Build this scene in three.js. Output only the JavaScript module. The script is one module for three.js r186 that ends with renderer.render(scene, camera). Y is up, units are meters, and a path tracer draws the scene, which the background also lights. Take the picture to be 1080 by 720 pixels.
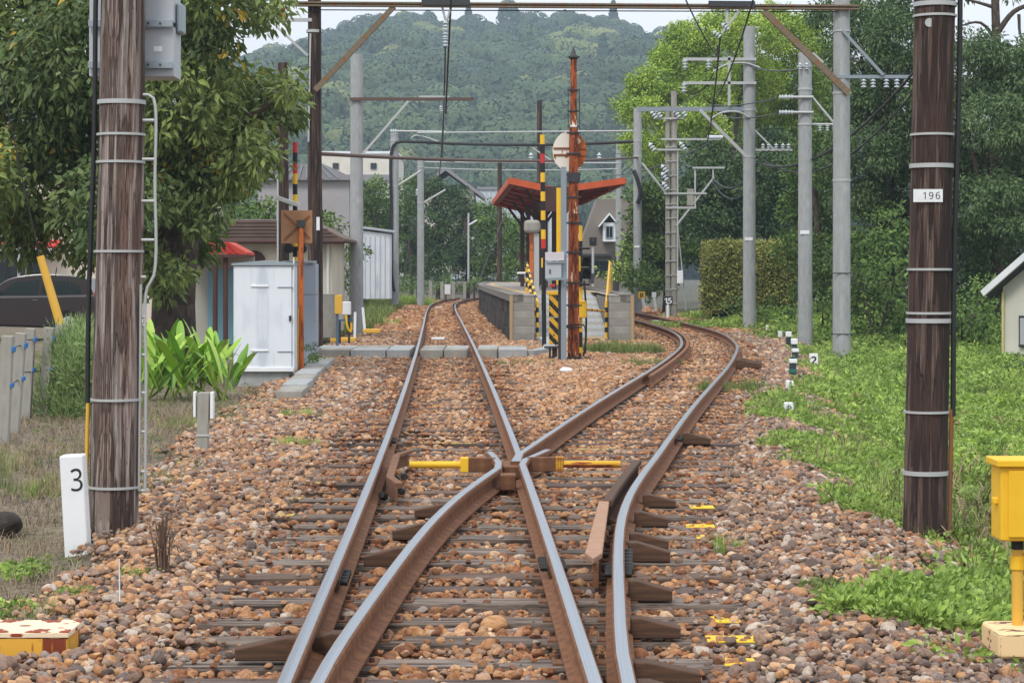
import * as THREE from 'three';
import { mergeGeometries } from 'three/addons/utils/BufferGeometryUtils.js';
import { FontLoader } from 'three/addons/loaders/FontLoader.js';
import { TextGeometry } from 'three/addons/geometries/TextGeometry.js';
import { RoundedBoxGeometry } from 'three/addons/geometries/RoundedBoxGeometry.js';

// ------------------------------------------------------------------ camera, sky, sun, exposure
const scene = new THREE.Scene();
const FOCAL = 2300, EYE = 1.67, HORIZON = 287;               // lens in pixels of the 1080 x 720 frame
const camera = new THREE.PerspectiveCamera(2 * Math.atan(360 / FOCAL) * 180 / Math.PI, 1080 / 720, 0.3, 3000);
camera.position.set(0, EYE, 0);
camera.lookAt(0, EYE, -10);
camera.setViewOffset(1080, 720, 0, 360 - HORIZON, 1080, 720); // shift lens: verticals stay vertical

const renderer = new THREE.WebGLRenderer({ antialias: true });
renderer.setSize(1080, 720);
renderer.toneMapping = THREE.LinearToneMapping;
renderer.toneMappingExposure = 1.45;
renderer.shadowMap.enabled = true;
renderer.shadowMap.type = THREE.PCFSoftShadowMap;

{ // overcast sky: pale cloud sheet, brighter overhead
  const W = 256, H = 128, data = new Float32Array(W * H * 4);
  for (let j = 0; j < H; j++) for (let i = 0; i < W; i++) {
    const up = ((j + 0.5) / H - 0.5) * Math.PI, s = Math.max(0, Math.sin(up)), az = (i + 0.5) / W * Math.PI * 2;
    const puff = 1 + 0.05 * Math.sin(az * 3 + s * 7) + 0.04 * Math.sin(az * 5 - s * 13 + 1.3);
    const L = (0.74 + 0.30 * Math.pow(s, 0.7)) * puff;
    const k = (j * W + i) * 4;
    data[k] = L * 0.955; data[k + 1] = L * 0.99; data[k + 2] = L * 1.045; data[k + 3] = 1;
    if (up < 0) { data[k] = 0.2; data[k + 1] = 0.2; data[k + 2] = 0.18; }
  }
  const t = new THREE.DataTexture(data, W, H, THREE.RGBAFormat, THREE.FloatType);
  t.mapping = THREE.EquirectangularReflectionMapping; t.magFilter = THREE.LinearFilter; t.needsUpdate = true;
  scene.background = t; scene.environment = t;
}
const sun = new THREE.DirectionalLight(new THREE.Color(1, 0.95, 0.87), 1.3);
sun.position.set(-25, 70, 30);
sun.target.position.set(0, 0, -25);
sun.castShadow = true; sun.shadow.radius = 30; sun.shadow.mapSize.set(4096, 4096);
Object.assign(sun.shadow.camera, { left: -60, right: 60, top: 90, bottom: -60, near: 1, far: 260 });
scene.add(sun, sun.target);
scene.fog = new THREE.FogExp2(new THREE.Color(0.66, 0.83, 1.0), 0.00045);

// ------------------------------------------------------------------ helpers
function rngOf(seed) { let s = seed | 0; return () => { s = (s + 0x6d2b79f5) | 0; let t = Math.imul(s ^ (s >>> 15), 1 | s); t = (t + Math.imul(t ^ (t >>> 7), 61 | t)) ^ t; return ((t ^ (t >>> 14)) >>> 0) / 4294967296; }; }
const R0 = rngOf(11);
const rr = (a, b, r = R0) => a + (b - a) * r();
const V = (x, y, z) => new THREE.Vector3(x, y, z);
const at = (px, py, d) => V((px - 540) * d / FOCAL, EYE - (py - HORIZON) * d / FOCAL, -d);   // where a sight line reaches distance d
const XA = (px, d) => (px - 540) * d / FOCAL;
const lerp = (a, b, t) => a + (b - a) * t, clamp = (x, a, b) => Math.min(b, Math.max(a, x));
const smooth = (x, a, b) => { const t = clamp((x - a) / (b - a), 0, 1); return t * t * (3 - 2 * t); };
function curve(points) {                       // smooth function through [t, value] points
  return (t) => {
    if (t <= points[0][0]) { const [a, b] = points; return a[1] + (t - a[0]) * (b[1] - a[1]) / (b[0] - a[0]); }
    let i = 0; while (i < points.length - 2 && t > points[i + 1][0]) i++;
    const p0 = points[Math.max(0, i - 1)], p1 = points[i], p2 = points[i + 1], p3 = points[Math.min(points.length - 1, i + 2)];
    const m1 = (p2[1] - p0[1]) / (p2[0] - p0[0]), m2 = (p3[1] - p1[1]) / (p3[0] - p1[0]), h = p2[0] - p1[0], u = (t - p1[0]) / h;
    if (u > 1) return p2[1] + (t - p2[0]) * m2;
    return (2 * u ** 3 - 3 * u * u + 1) * p1[1] + (u ** 3 - 2 * u * u + u) * h * m1 + (-2 * u ** 3 + 3 * u * u) * p2[1] + (u ** 3 - u * u) * h * m2;
  };
}
// value noise
const LAT = new Float32Array(65536); { const r = rngOf(5); for (let i = 0; i < 65536; i++) LAT[i] = r(); }
function vnoise(x, y, period = 256) {
  const xi = Math.floor(x), yi = Math.floor(y), fx = x - xi, fy = y - yi, u = fx * fx * (3 - 2 * fx), v = fy * fy * (3 - 2 * fy);
  const w = (a) => ((a % period) + period) % period;
  const L = (a, b) => LAT[((w(a) & 255) << 8) | (w(b) & 255)];
  return lerp(lerp(L(xi, yi), L(xi + 1, yi), u), lerp(L(xi, yi + 1), L(xi + 1, yi + 1), u), v);
}
function fbm(x, y, oct = 4, period = 256) { let s = 0, a = 0.5, n = 0; for (let i = 0; i < oct; i++) { s += a * vnoise(x + i * 17, y + i * 31, period); n += a; x *= 2; y *= 2; a *= 0.5; period *= 2; } return s / n; }
function texture(w, h, fn, size = [1, 1], srgb = true) {    // fn(u, v) -> [r, g, b] (sRGB) or a number; size in metres
  const data = new Uint8Array(w * h * 4);
  for (let j = 0; j < h; j++) for (let i = 0; i < w; i++) {
    let c = fn((i + 0.5) / w, (j + 0.5) / h); if (typeof c === 'number') c = [c, c, c];
    const k = (j * w + i) * 4; for (let q = 0; q < 3; q++) data[k + q] = clamp(c[q], 0, 1) * 255; data[k + 3] = 255;
  }
  const t = new THREE.DataTexture(data, w, h); t.wrapS = t.wrapT = THREE.MirroredRepeatWrapping; t.magFilter = THREE.LinearFilter; t.minFilter = THREE.LinearMipmapLinearFilter;
  if (srgb) t.colorSpace = THREE.SRGBColorSpace; t.repeat.set(1 / size[0], 1 / size[1]); t.needsUpdate = true; return t;
}
const mix3 = (a, b, t) => [lerp(a[0], b[0], t), lerp(a[1], b[1], t), lerp(a[2], b[2], t)];
const hex = (h) => [((h >> 16) & 255) / 255, ((h >> 8) & 255) / 255, (h & 255) / 255];
function std(color, rough = 0.8, metal = 0, extra = {}) { return new THREE.MeshStandardMaterial({ color, roughness: rough, metalness: metal, ...extra }); }
function phys(color, rough, extra) { return new THREE.MeshPhysicalMaterial({ color, roughness: rough, ...extra }); }

// geometry pieces (all non-indexed, with position, normal and uv in metres)
function clean(g) { if (g.index) g = g.toNonIndexed(); for (const k of Object.keys(g.attributes)) if (!['position', 'normal', 'uv'].includes(k)) g.deleteAttribute(k); if (!g.attributes.uv) g.setAttribute('uv', new THREE.BufferAttribute(new Float32Array(g.attributes.position.count * 2), 2)); return g; }
function place(g, x = 0, y = 0, z = 0, rx = 0, ry = 0, rz = 0) { const m = new THREE.Matrix4().makeRotationFromEuler(new THREE.Euler(rx, ry, rz, 'YXZ')); m.setPosition(x, y, z); return g.applyMatrix4(m); }
function boxUV(g) {                            // planar uv in metres by the face's direction
  g = clean(g); const p = g.attributes.position, n = g.attributes.normal, uv = g.attributes.uv;
  for (let i = 0; i < p.count; i++) { const ax = Math.abs(n.getX(i)), ay = Math.abs(n.getY(i)), az = Math.abs(n.getZ(i)); if (ay >= ax && ay >= az) uv.setXY(i, p.getX(i), p.getZ(i)); else if (ax >= az) uv.setXY(i, p.getZ(i), p.getY(i)); else uv.setXY(i, p.getX(i), p.getY(i)); }
  return g;
}
function box(w, h, d, x = 0, y = 0, z = 0, rx = 0, ry = 0, rz = 0) { return place(boxUV(new THREE.BoxGeometry(w, h, d)), x, y, z, rx, ry, rz); }
function rbox(w, h, d, r, x = 0, y = 0, z = 0, rx = 0, ry = 0, rz = 0) { return place(boxUV(new RoundedBoxGeometry(w, h, d, 1, r)), x, y, z, rx, ry, rz); }
function rod(a, b, r0, r1 = r0, seg = 10, open = false) { // tapered bar between two points
  const dir = b.clone().sub(a), L = dir.length(), g = new THREE.CylinderGeometry(r1, r0, L, seg, 1, open), uv = g.attributes.uv;
  for (let i = 0; i < uv.count; i++) uv.setXY(i, uv.getX(i) * 2 * Math.PI * r0, uv.getY(i) * L);
  const q = new THREE.Quaternion().setFromUnitVectors(V(0, 1, 0), dir.normalize());
  g.applyQuaternion(q); g.translate((a.x + b.x) / 2, (a.y + b.y) / 2, (a.z + b.z) / 2); return clean(g);
}
function beam(a, b, w, h) {                    // box section between two points
  const dir = b.clone().sub(a), L = dir.length(), g = boxUV(new THREE.BoxGeometry(w, h, L));
  const m = new THREE.Matrix4().lookAt(b, a, Math.abs(dir.y) > 0.99 * L ? V(1, 0, 0) : V(0, 1, 0)); m.setPosition((a.x + b.x) / 2, (a.y + b.y) / 2, (a.z + b.z) / 2); return g.applyMatrix4(m);
}
function tube(points, r, seg = 24, rad = 6) { const c = new THREE.CatmullRomCurve3(points); const g = new THREE.TubeGeometry(c, seg, r, rad), uv = g.attributes.uv, L = c.getLength(); for (let i = 0; i < uv.count; i++) uv.setXY(i, uv.getY(i) * 2 * Math.PI * r, uv.getX(i) * L); return clean(g); }
function sagging(a, b, sag, n = 10) { const p = []; for (let i = 0; i <= n; i++) { const t = i / n, v = a.clone().lerp(b, t); v.y -= sag * 4 * t * (1 - t); p.push(v); } return p; }
function lathe(profile, seg = 20) { return clean(new THREE.LatheGeometry(profile.map(([r, y]) => new THREE.Vector2(r, y)), seg)); }
function merged(gs) { gs = [].concat(gs); return gs.length === 1 ? gs[0] : mergeGeometries(gs); }
const used = new Map();
function numbered(n) { const k = used.get(n) || 0; used.set(n, k + 1); return k ? `${n}_${String(k).padStart(3, '0')}` : n; }
function shadow(o) { o.castShadow = o.receiveShadow = true; return o; }
function part(parent, name, gs, m) { const o = shadow(new THREE.Mesh(merged(gs), m)); o.name = name; parent.add(o); return o; }
function share(parent, name, geometry, m) { const o = shadow(new THREE.Mesh(geometry, m)); o.name = name; parent.add(o); return o; }
function tag(o, label, category, group, kind) { o.userData = {}; if (label) o.userData.label = label; if (category) o.userData.category = category; if (group) o.userData.group = group; if (kind) o.userData.kind = kind; return o; }
function thing(name, label, category, group, pos) { const o = new THREE.Group(); o.name = numbered(name); if (pos) o.position.copy(pos); scene.add(o); return tag(o, label, category, group); }
function solo(name, label, category, group, gs, m) { const o = shadow(new THREE.Mesh(merged(gs), m)); o.name = numbered(name); scene.add(o); return tag(o, label, category, group); }
function structure(name, label) { const o = new THREE.Group(); o.name = numbered(name); scene.add(o); tag(o, label, null, null, 'structure'); return o; }
const FONT = await new FontLoader().loadAsync('fonts/droid/droid_sans_regular.typeface.json'), FONTB = await new FontLoader().loadAsync('fonts/droid/droid_sans_bold.typeface.json');
function lettering(text, size, font = FONT) { const g = new TextGeometry(text, { font, size, depth: 0.0015, curveSegments: 5, bevelEnabled: false }); g.computeBoundingBox(); const b = g.boundingBox; g.translate(-(b.min.x + b.max.x) / 2, -(b.min.y + b.max.y) / 2, 0); return clean(g); }
const M4 = new THREE.Matrix4(), Q = new THREE.Quaternion(), E = new THREE.Euler();
function copies(parent, name, geometry, material, list) {     // list: {p, e:[x,y,z] | q, s: number | [x,y,z], c: [r,g,b]}
  const o = new THREE.InstancedMesh(geometry, material, list.length), col = new THREE.Color(), sv = V(1, 1, 1);
  list.forEach((k, i) => {
    const q = k.q || Q.setFromEuler(E.set(k.e[0], k.e[1], k.e[2])); Array.isArray(k.s) ? sv.set(...k.s) : sv.setScalar(k.s);
    o.setMatrixAt(i, M4.compose(k.p, q, sv)); if (k.c) o.setColorAt(i, col.setRGB(k.c[0], k.c[1], k.c[2]));
  });
  o.name = name; o.userData.kind = 'stuff'; shadow(o); if (parent) parent.add(o); else scene.add(o); return o;
}
// ------------------------------------------------------------------ materials
const woodPole = (dark, seed) => {
  const lo = hex(dark ? 0x271c19 : 0x3a2c27), hi = hex(dark ? 0x57433c : 0x8f837c), red = hex(dark ? 0x4a332b : 0x6a4d42), pale = hex(dark ? 0x74665c : 0xaaa29c);
  const f = (u, v) => {
    const g = fbm(u * 34, v * 4 + seed, 4, 256), s = fbm(u * 9 + 3, v * 2 + seed, 3, 256), fine = fbm(u * 120, v * 9 + seed, 3, 256), knot = smooth(vnoise(u * 7 + 40, v * 6 + seed, 256), 0.86, 0.97);
    let c = mix3(lo, hi, smooth(g * 0.6 + s * 0.5, 0.3, 0.75)); c = mix3(c, red, smooth(s, 0.5, 0.75) * 0.75); c = mix3(c, pale, smooth(fine + g, 1.02, 1.35) * 0.7);
    c = mix3(c, lo, smooth(1 - Math.abs(g - 0.47) * 26, 0.2, 1) * 0.85); c = mix3(c, lo, smooth(1 - Math.abs(fine - 0.5) * 16, 0.3, 1) * 0.55); return mix3(c, hex(0x1e1512), knot * 0.8);
  };
  const b = (u, v) => { const g = fbm(u * 34, v * 4 + seed, 4, 256), fine = fbm(u * 120, v * 9 + seed, 3, 256); return 0.4 * fine + 0.6 * (1 - smooth(1 - Math.abs(g - 0.47) * 18, 0, 1)); };
  return std(0xffffff, 0.9, 0, { map: texture(1024, 1024, f, [1, 2]), bumpMap: texture(1024, 1024, b, [1, 2], false), bumpScale: 0.014 });
};
const concreteTex = (a, b, seed, streak = 0.5) => texture(256, 512, (u, v) => { const n = fbm(u * 12, v * 12 + seed, 5, 12), s = fbm(u * 24, v * 2 + seed, 3, 24); return mix3(hex(a), hex(b), clamp(n * 0.8 + (s - 0.5) * streak, 0, 1)); }, [1, 2]);
const rustTex = (paint, amount, seed, tall = 1) => texture(256, 512, (u, v) => {
  const n = fbm(u * 9, v * 5 * tall + seed, 5, 9), d = fbm(u * 30, v * 6 + seed, 3, 30), k = smooth(n * 0.75 + d * 0.25, 1 - amount - 0.06, 1 - amount + 0.05);
  const rust = mix3(hex(0x5a2a14), hex(0xb25a26), fbm(u * 40, v * 40, 3, 40)); return mix3(mix3(hex(paint), hex(paint).map((x) => x * 0.86), fbm(u * 6, v * 6, 3, 6)), rust, k);
}, [0.6, 1.2]);
const M = {
  poleGrey: woodPole(false, 1), poleDark: woodPole(true, 9),
  sleeper: [0x7a6b60, 0x665650, 0x85786e, 0x745e50].map((c, i) => std(0xffffff, 0.9, 0, { map: texture(512, 64, (u, v) => { const g = fbm(u * 6 + i * 3, v * 20 + i * 7, 4, 6 * 8), k = fbm(u * 30, v * 60, 3, 60); return mix3(hex(0x3a2e28), hex(c), smooth(g * 0.7 + k * 0.3, 0.25, 0.62)); }, [1.5, 0.3]), bumpMap: texture(512, 64, (u, v) => fbm(u * 10, v * 40 + i, 4, 40), [1.5, 0.3], false), bumpScale: 0.008 })),
  railRust: std(0xffffff, 0.85, 0.1, { map: texture(256, 256, (u, v) => mix3(hex(0x5c3a28), hex(0x9c6a44), fbm(u * 14, v * 14, 5, 14)), [0.5, 0.5]) }),
  railTop: std(0xffffff, 0.3, 0.9, { map: texture(64, 256, (u, v) => mix3(hex(0x8f98a4), hex(0xb6bec8), fbm(u * 14, v * 3, 3, 256)), [0.06, 3]) }),
  plate: std(0xffffff, 0.9, 0.05, { map: texture(128, 128, (u, v) => mix3(hex(0x5d3d2a), hex(0x8d6448), fbm(u * 8, v * 8, 4, 8)), [0.3, 0.3]) }),
  chock: std(0xffffff, 0.9, 0, { map: texture(256, 64, (u, v) => mix3(hex(0x3a2a20), hex(0x6a4c38), fbm(u * 5, v * 22, 4, 22)), [0.6, 0.2]) }),
  flarePlate: std(0xffffff, 0.85, 0, { map: texture(128, 128, (u, v) => mix3(hex(0x96705a), hex(0xb08d74), fbm(u * 6, v * 6, 4, 6)), [0.5, 0.5]) }),
  concrete: std(0xffffff, 0.9, 0, { map: concreteTex(0x8f9294, 0xb4b6b6, 3) }),
  concreteWarm: std(0xffffff, 0.92, 0, { map: concreteTex(0x83807a, 0xa9a69d, 8) }),
  concreteDirty: std(0xffffff, 0.95, 0, { map: concreteTex(0x5f5a55, 0x99938b, 21, 0.9) }),
  darkStone: [0x463c37, 0x574b43, 0x3b3431].map((c, i) => std(0xffffff, 0.95, 0, { map: concreteTex(0x2b2624, c, 30 + i, 0.9) })),
  asphalt: std(0xffffff, 0.95, 0, { map: concreteTex(0x85807b, 0xa09a94, 40, 0.2) }),
  galv: std(0xb6b8b8, 0.55, 0.3), steelGrey: std(0x8b959e, 0.55, 0.25), steelDark: std(0x3b3d40, 0.6, 0.2),
  rustBeam: std(0xffffff, 0.85, 0.1, { map: texture(256, 512, (u, v) => { const n = fbm(u * 9, v * 5, 5, 9), f = fbm(u * 30, v * 20, 3, 30); return mix3(mix3(hex(0x8a7c68), hex(0x6b5a48), f), hex(0x8a5a38), smooth(n, 0.55, 0.68) * 0.8); }, [0.6, 1.2]) }), rustBrown: std(0xffffff, 0.9, 0.05, { map: texture(256, 512, (u, v) => { const n = fbm(u * 9, v * 5 + 12, 5, 9), f = fbm(u * 30, v * 20, 3, 30); return mix3(mix3(hex(0x6e5140), hex(0x855a40), f), hex(0x9a5e34), smooth(n, 0.5, 0.68) * 0.7); }, [0.6, 1.2]) }),
  rustMast: std(0xffffff, 0.85, 0.05, { map: texture(256, 512, (u, v) => { const n = fbm(u * 8, v * 6, 5, 8), p = fbm(u * 5 + 9, v * 4 + 3, 4, 5); let c = mix3(hex(0x7a3518), hex(0xb25c30), n); c = mix3(c, hex(0x4a2413), smooth(fbm(u * 16, v * 10, 4, 16), 0.5, 0.68) * 0.75); c = mix3(c, hex(0xc27a4a), smooth(fbm(u * 30 + 4, v * 24, 3, 30), 0.6, 0.72) * 0.6); return mix3(c, hex(0xdccfbf), smooth(p, 0.66, 0.72)); }, [0.7, 1.6]) }),
  rustDisc: std(0xffffff, 0.8, 0.05, { map: texture(256, 256, (u, v) => { const n = fbm(u * 5, v * 5, 5, 5), d = fbm(u * 14, v * 4, 4, 14); const e = Math.hypot(u - 0.5, v - 0.5) * 2; return mix3(hex(0xe6e0d6), mix3(hex(0x8a4218), hex(0xc8702e), d), smooth(n * 0.6 + d * 0.4 + (u - 0.5) * 0.4 + smooth(e, 0.7, 1.0) * 0.22, 0.58, 0.66)); }, [1, 1]) }),
  orangePost: std(0xffffff, 0.7, 0, { map: rustTex(0xd1702a, 0.36, 5) }),
  whitePaint: std(0xffffff, 0.6, 0, { map: texture(256, 256, (u, v) => mix3(hex(0xd9dde0), hex(0xeceef0), fbm(u * 5, v * 5, 4, 5)), [1.2, 1.2]) }),
  cabinet: std(0xffffff, 0.45, 0.05, { map: texture(256, 256, (u, v) => { const s = fbm(u * 18, v * 2, 3, 18); return mix3(hex(0xdde3ea), hex(0xc4ccd6), smooth(fbm(u * 3, v * 3, 4, 3) * 0.7 + s * 0.3, 0.4, 0.7)); }, [1.1, 1.9]) }),
  boxGrey: std(0xb3b8bf, 0.55, 0.1), boxGreyDark: std(0x98a3ab, 0.5, 0.3),
  yellow: std(0xffffff, 0.6, 0, { map: texture(128, 128, (u, v) => mix3(hex(0xe7b21c), hex(0xf2c531), fbm(u * 6, v * 6, 4, 6)), [0.6, 0.6]) }), yellowPale: std(0xd9a941, 0.7), yellowRust: std(0xffffff, 0.75, 0, { map: rustTex(0xdfae2c, 0.42, 7) }), black: std(0x191a1c, 0.6), red: std(0xc0302c, 0.6),
  creamPeel: std(0xffffff, 0.8, 0, { map: texture(256, 256, (u, v) => { const n = fbm(u * 7, v * 12, 5, 7); return mix3(hex(0xe9c998), hex(0x6a4c38), smooth(n, 0.63, 0.67)); }, [0.5, 0.5]) }),
  lidRust: std(0xffffff, 0.75, 0, { map: texture(256, 256, (u, v) => mix3(hex(0xe8d3b4), hex(0x8a3a1c), smooth(fbm(u * 8, v * 8, 5, 8), 0.56, 0.62)), [0.45, 0.45]) }),
  lidSide: std(0xffffff, 0.75, 0, { map: texture(256, 256, (u, v) => mix3(hex(0xe0a83a), hex(0x7c3516), smooth(fbm(u * 16, v * 2 + 4, 4, 256), 0.44, 0.52)), [0.6, 0.6]) }),
  cable: std(0x202124, 0.6), wire: std(0x4c4d50, 0.6, 0.3), porcelain: std(0xc6ced6, 0.3),
  bark: std(0xffffff, 0.95, 0, { map: texture(256, 512, (u, v) => mix3(hex(0x2e2622), hex(0x6b5d52), fbm(u * 10, v * 14, 5, 10)), [0.9, 1.8]), bumpMap: texture(256, 512, (u, v) => fbm(u * 10, v * 14, 5, 10), [0.9, 1.8], false), bumpScale: 0.03 }),
  leaf: phys(0xffffff, 0.75, { transmission: 0.28, thickness: 0 }), leafFar: std(0xffffff, 0.85), stem: std(0x6f7f3a, 0.85), straw: std(0xffffff, 0.95),
  canopyRed: std(0xffffff, 0.65, 0, { map: texture(256, 256, (u, v) => mix3(hex(0x7a2418), hex(0xa03420), fbm(u * 6, v * 14, 4, 14)), [1.5, 1.5]) }),
  canopyEdge: std(0xffffff, 0.65, 0, { map: rustTex(0xcc5a2e, 0.3, 15) }),
  armBrown: std(0x5e4b44, 0.8), brownSteel: std(0x4a2f2a, 0.7), glass: std(0x20282c, 0.08, 0.0, { envMapIntensity: 1 }),
};

// ------------------------------------------------------------------ tracks: centre lines in plan, x as a function of distance
const railTopY = 0.18, railH = 0.15, half = 0.566;
const cA = curve([[2, -0.13], [8, -0.265], [12.7, -0.375], [17.5, -0.50], [24, -0.69], [31.7, -0.93], [44.5, -1.35], [61, -1.92], [88, -2.85], [104, -3.22], [118, -3.1], [127, -2.6], [140, -1.3], [160, 2]]);
const cB = curve([[2, -0.13], [8, -0.142], [10, -0.075], [12.67, 0.06], [14.4, 0.2], [16.1, 0.395], [17.9, 0.63], [19.8, 0.87], [22.3, 1.19], [25.4, 1.6], [28.9, 2.08], [33.7, 2.74], [38.3, 3.33], [43.4, 3.92], [46.9, 4.22], [51.5, 4.5], [57, 4.63], [63.8, 4.54], [73, 4.3], [81.6, 4.0], [100, 3.0], [120, 2.2], [150, 3]]);
const slope = (c, d) => (c(d + 0.3) - c(d - 0.3)) / 0.6;
function offset(c, d, o) { const s = slope(c, d), n = Math.hypot(1, s); return V(c(d) + o / n, 0, -(d - o * s / n)); }      // o metres to the right of the centre line
function sweep(points, profile, closeEnds = true) {        // profile [[across, up], ...] swept along points
  const pos = [], uv = [], N = points.length, P = profile.length, ring = [], along = [0];
  for (let i = 0; i < N; i++) {
    const t = points[Math.min(N - 1, i + 1)].clone().sub(points[Math.max(0, i - 1)]).setY(0).normalize(), n = V(-t.z, 0, t.x);
    if (i) along.push(along[i - 1] + points[i].distanceTo(points[i - 1]));
    ring.push(profile.map(([a, b]) => points[i].clone().addScaledVector(n, a).add(V(0, b, 0))));
  }
  let per = 0;
  for (let k = 0; k < P; k++) {
    const k2 = (k + 1) % P, w = Math.hypot(profile[k2][0] - profile[k][0], profile[k2][1] - profile[k][1]);
    for (let i = 0; i < N - 1; i++) {
      const a = ring[i][k], b = ring[i][k2], c = ring[i + 1][k2], d = ring[i + 1][k], q = (v, u, s) => { pos.push(v.x, v.y, v.z); uv.push(u, s); };
      q(a, per, along[i]); q(b, per + w, along[i]); q(c, per + w, along[i + 1]); q(a, per, along[i]); q(c, per + w, along[i + 1]); q(d, per, along[i + 1]);
    }
    per += w;
  }
  if (closeEnds) for (const [i, flip] of [[0, 1], [N - 1, 0]]) { const tri = THREE.ShapeUtils.triangulateShape(profile.map(([a, b]) => new THREE.Vector2(a, b)), []); for (const t of tri) for (const k of flip ? t : [...t].reverse()) { const v = ring[i][k]; pos.push(v.x, v.y, v.z); uv.push(...profile[k]); } }
  const g = new THREE.BufferGeometry(); g.setAttribute('position', new THREE.Float32BufferAttribute(pos, 3)); g.setAttribute('uv', new THREE.Float32BufferAttribute(uv, 2)); g.computeVertexNormals(); return g;
}
const railProfile = [[-0.06, 0], [-0.06, 0.011], [-0.012, 0.028], [-0.009, 0.04], [-0.009, 0.105], [-0.0325, 0.113], [-0.0325, 0.14], [-0.027, 0.148], [0.027, 0.148], [0.0325, 0.14], [0.0325, 0.113], [0.009, 0.105], [0.009, 0.04], [0.012, 0.028], [0.06, 0.011], [0.06, 0]].reverse();
const topProfile = [[-0.026, 0.1465], [-0.024, 0.1498], [0, 0.1508], [0.024, 0.1498], [0.026, 0.1465]].reverse();
const railBase = railTopY - railH;
function railAlong(parent, name, pts, polished = true) {
  const p = pts.map((v) => V(v.x, railBase, v.z)), r = part(parent, name, sweep(p, railProfile), M.railRust);
  if (polished) part(r, 'running_surface', sweep(p, topProfile), M.railTop); return r;
}
function run(c, o, d0, d1, step = 0.7) { const n = Math.max(2, Math.ceil((d1 - d0) / step)), p = []; for (let i = 0; i <= n; i++) p.push(offset(c, lerp(d0, d1, i / n), o)); return p; }
const turnout = thing('railway_turnout', 'rusty railway turnout in the foreground where two tracks cross at a frog', 'railway switch');
const trackA = thing('railway_track', 'straighter left railway track running past the boarded crossing to the platform', 'railway track');
const trackB = thing('railway_track', 'curving right railway track swinging round the platform end', 'railway track');
const joint = 24.2;
railAlong(turnout, 'rail', run(cA, -half, 4.5, joint)); railAlong(turnout, 'rail', run(cB, half, 4.5, joint));
const nose = V(0.03, 0, -17.2);
{ // frog: near rails flare into wings, far rails meet in a nose
  const near2 = run(cB, -half, 4.5, 16.55, 0.5); near2.push(V(-0.105, 0, -17.1), V(-0.15, 0, -17.75), V(-0.185, 0, -18.1)); railAlong(turnout, 'rail', near2);
  const near3 = run(cA, half, 4.5, 16.95, 0.5); near3.push(V(0.105, 0, -17.4), V(0.22, 0, -17.95), V(0.3, 0, -18.35)); railAlong(turnout, 'rail', near3);
  railAlong(turnout, 'rail', [nose.clone().add(V(0.012, 0, 0)), ...run(cB, -half, 17.9, joint)]); railAlong(turnout, 'rail', [nose.clone().add(V(-0.012, 0, 0)), ...run(cA, half, 17.9, joint)]);
  part(turnout, 'frog_block', rbox(0.15, 0.1, 0.55, 0.01, 0.0, 0.1, -17.35), M.plate); part(turnout, 'frog_block', rbox(0.12, 0.12, 0.16, 0.012, -0.03, 0.1, -16.35), M.plate);
}
railAlong(trackA, 'rail', run(cA, -half, joint + 0.008, 128, 0.9)); railAlong(trackA, 'rail', run(cA, half, joint + 0.008, 128, 0.9));
railAlong(trackB, 'rail', run(cB, -half, joint + 0.008, 110, 0.9)); railAlong(trackB, 'rail', run(cB, half, joint + 0.008, 110, 0.9));
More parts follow.
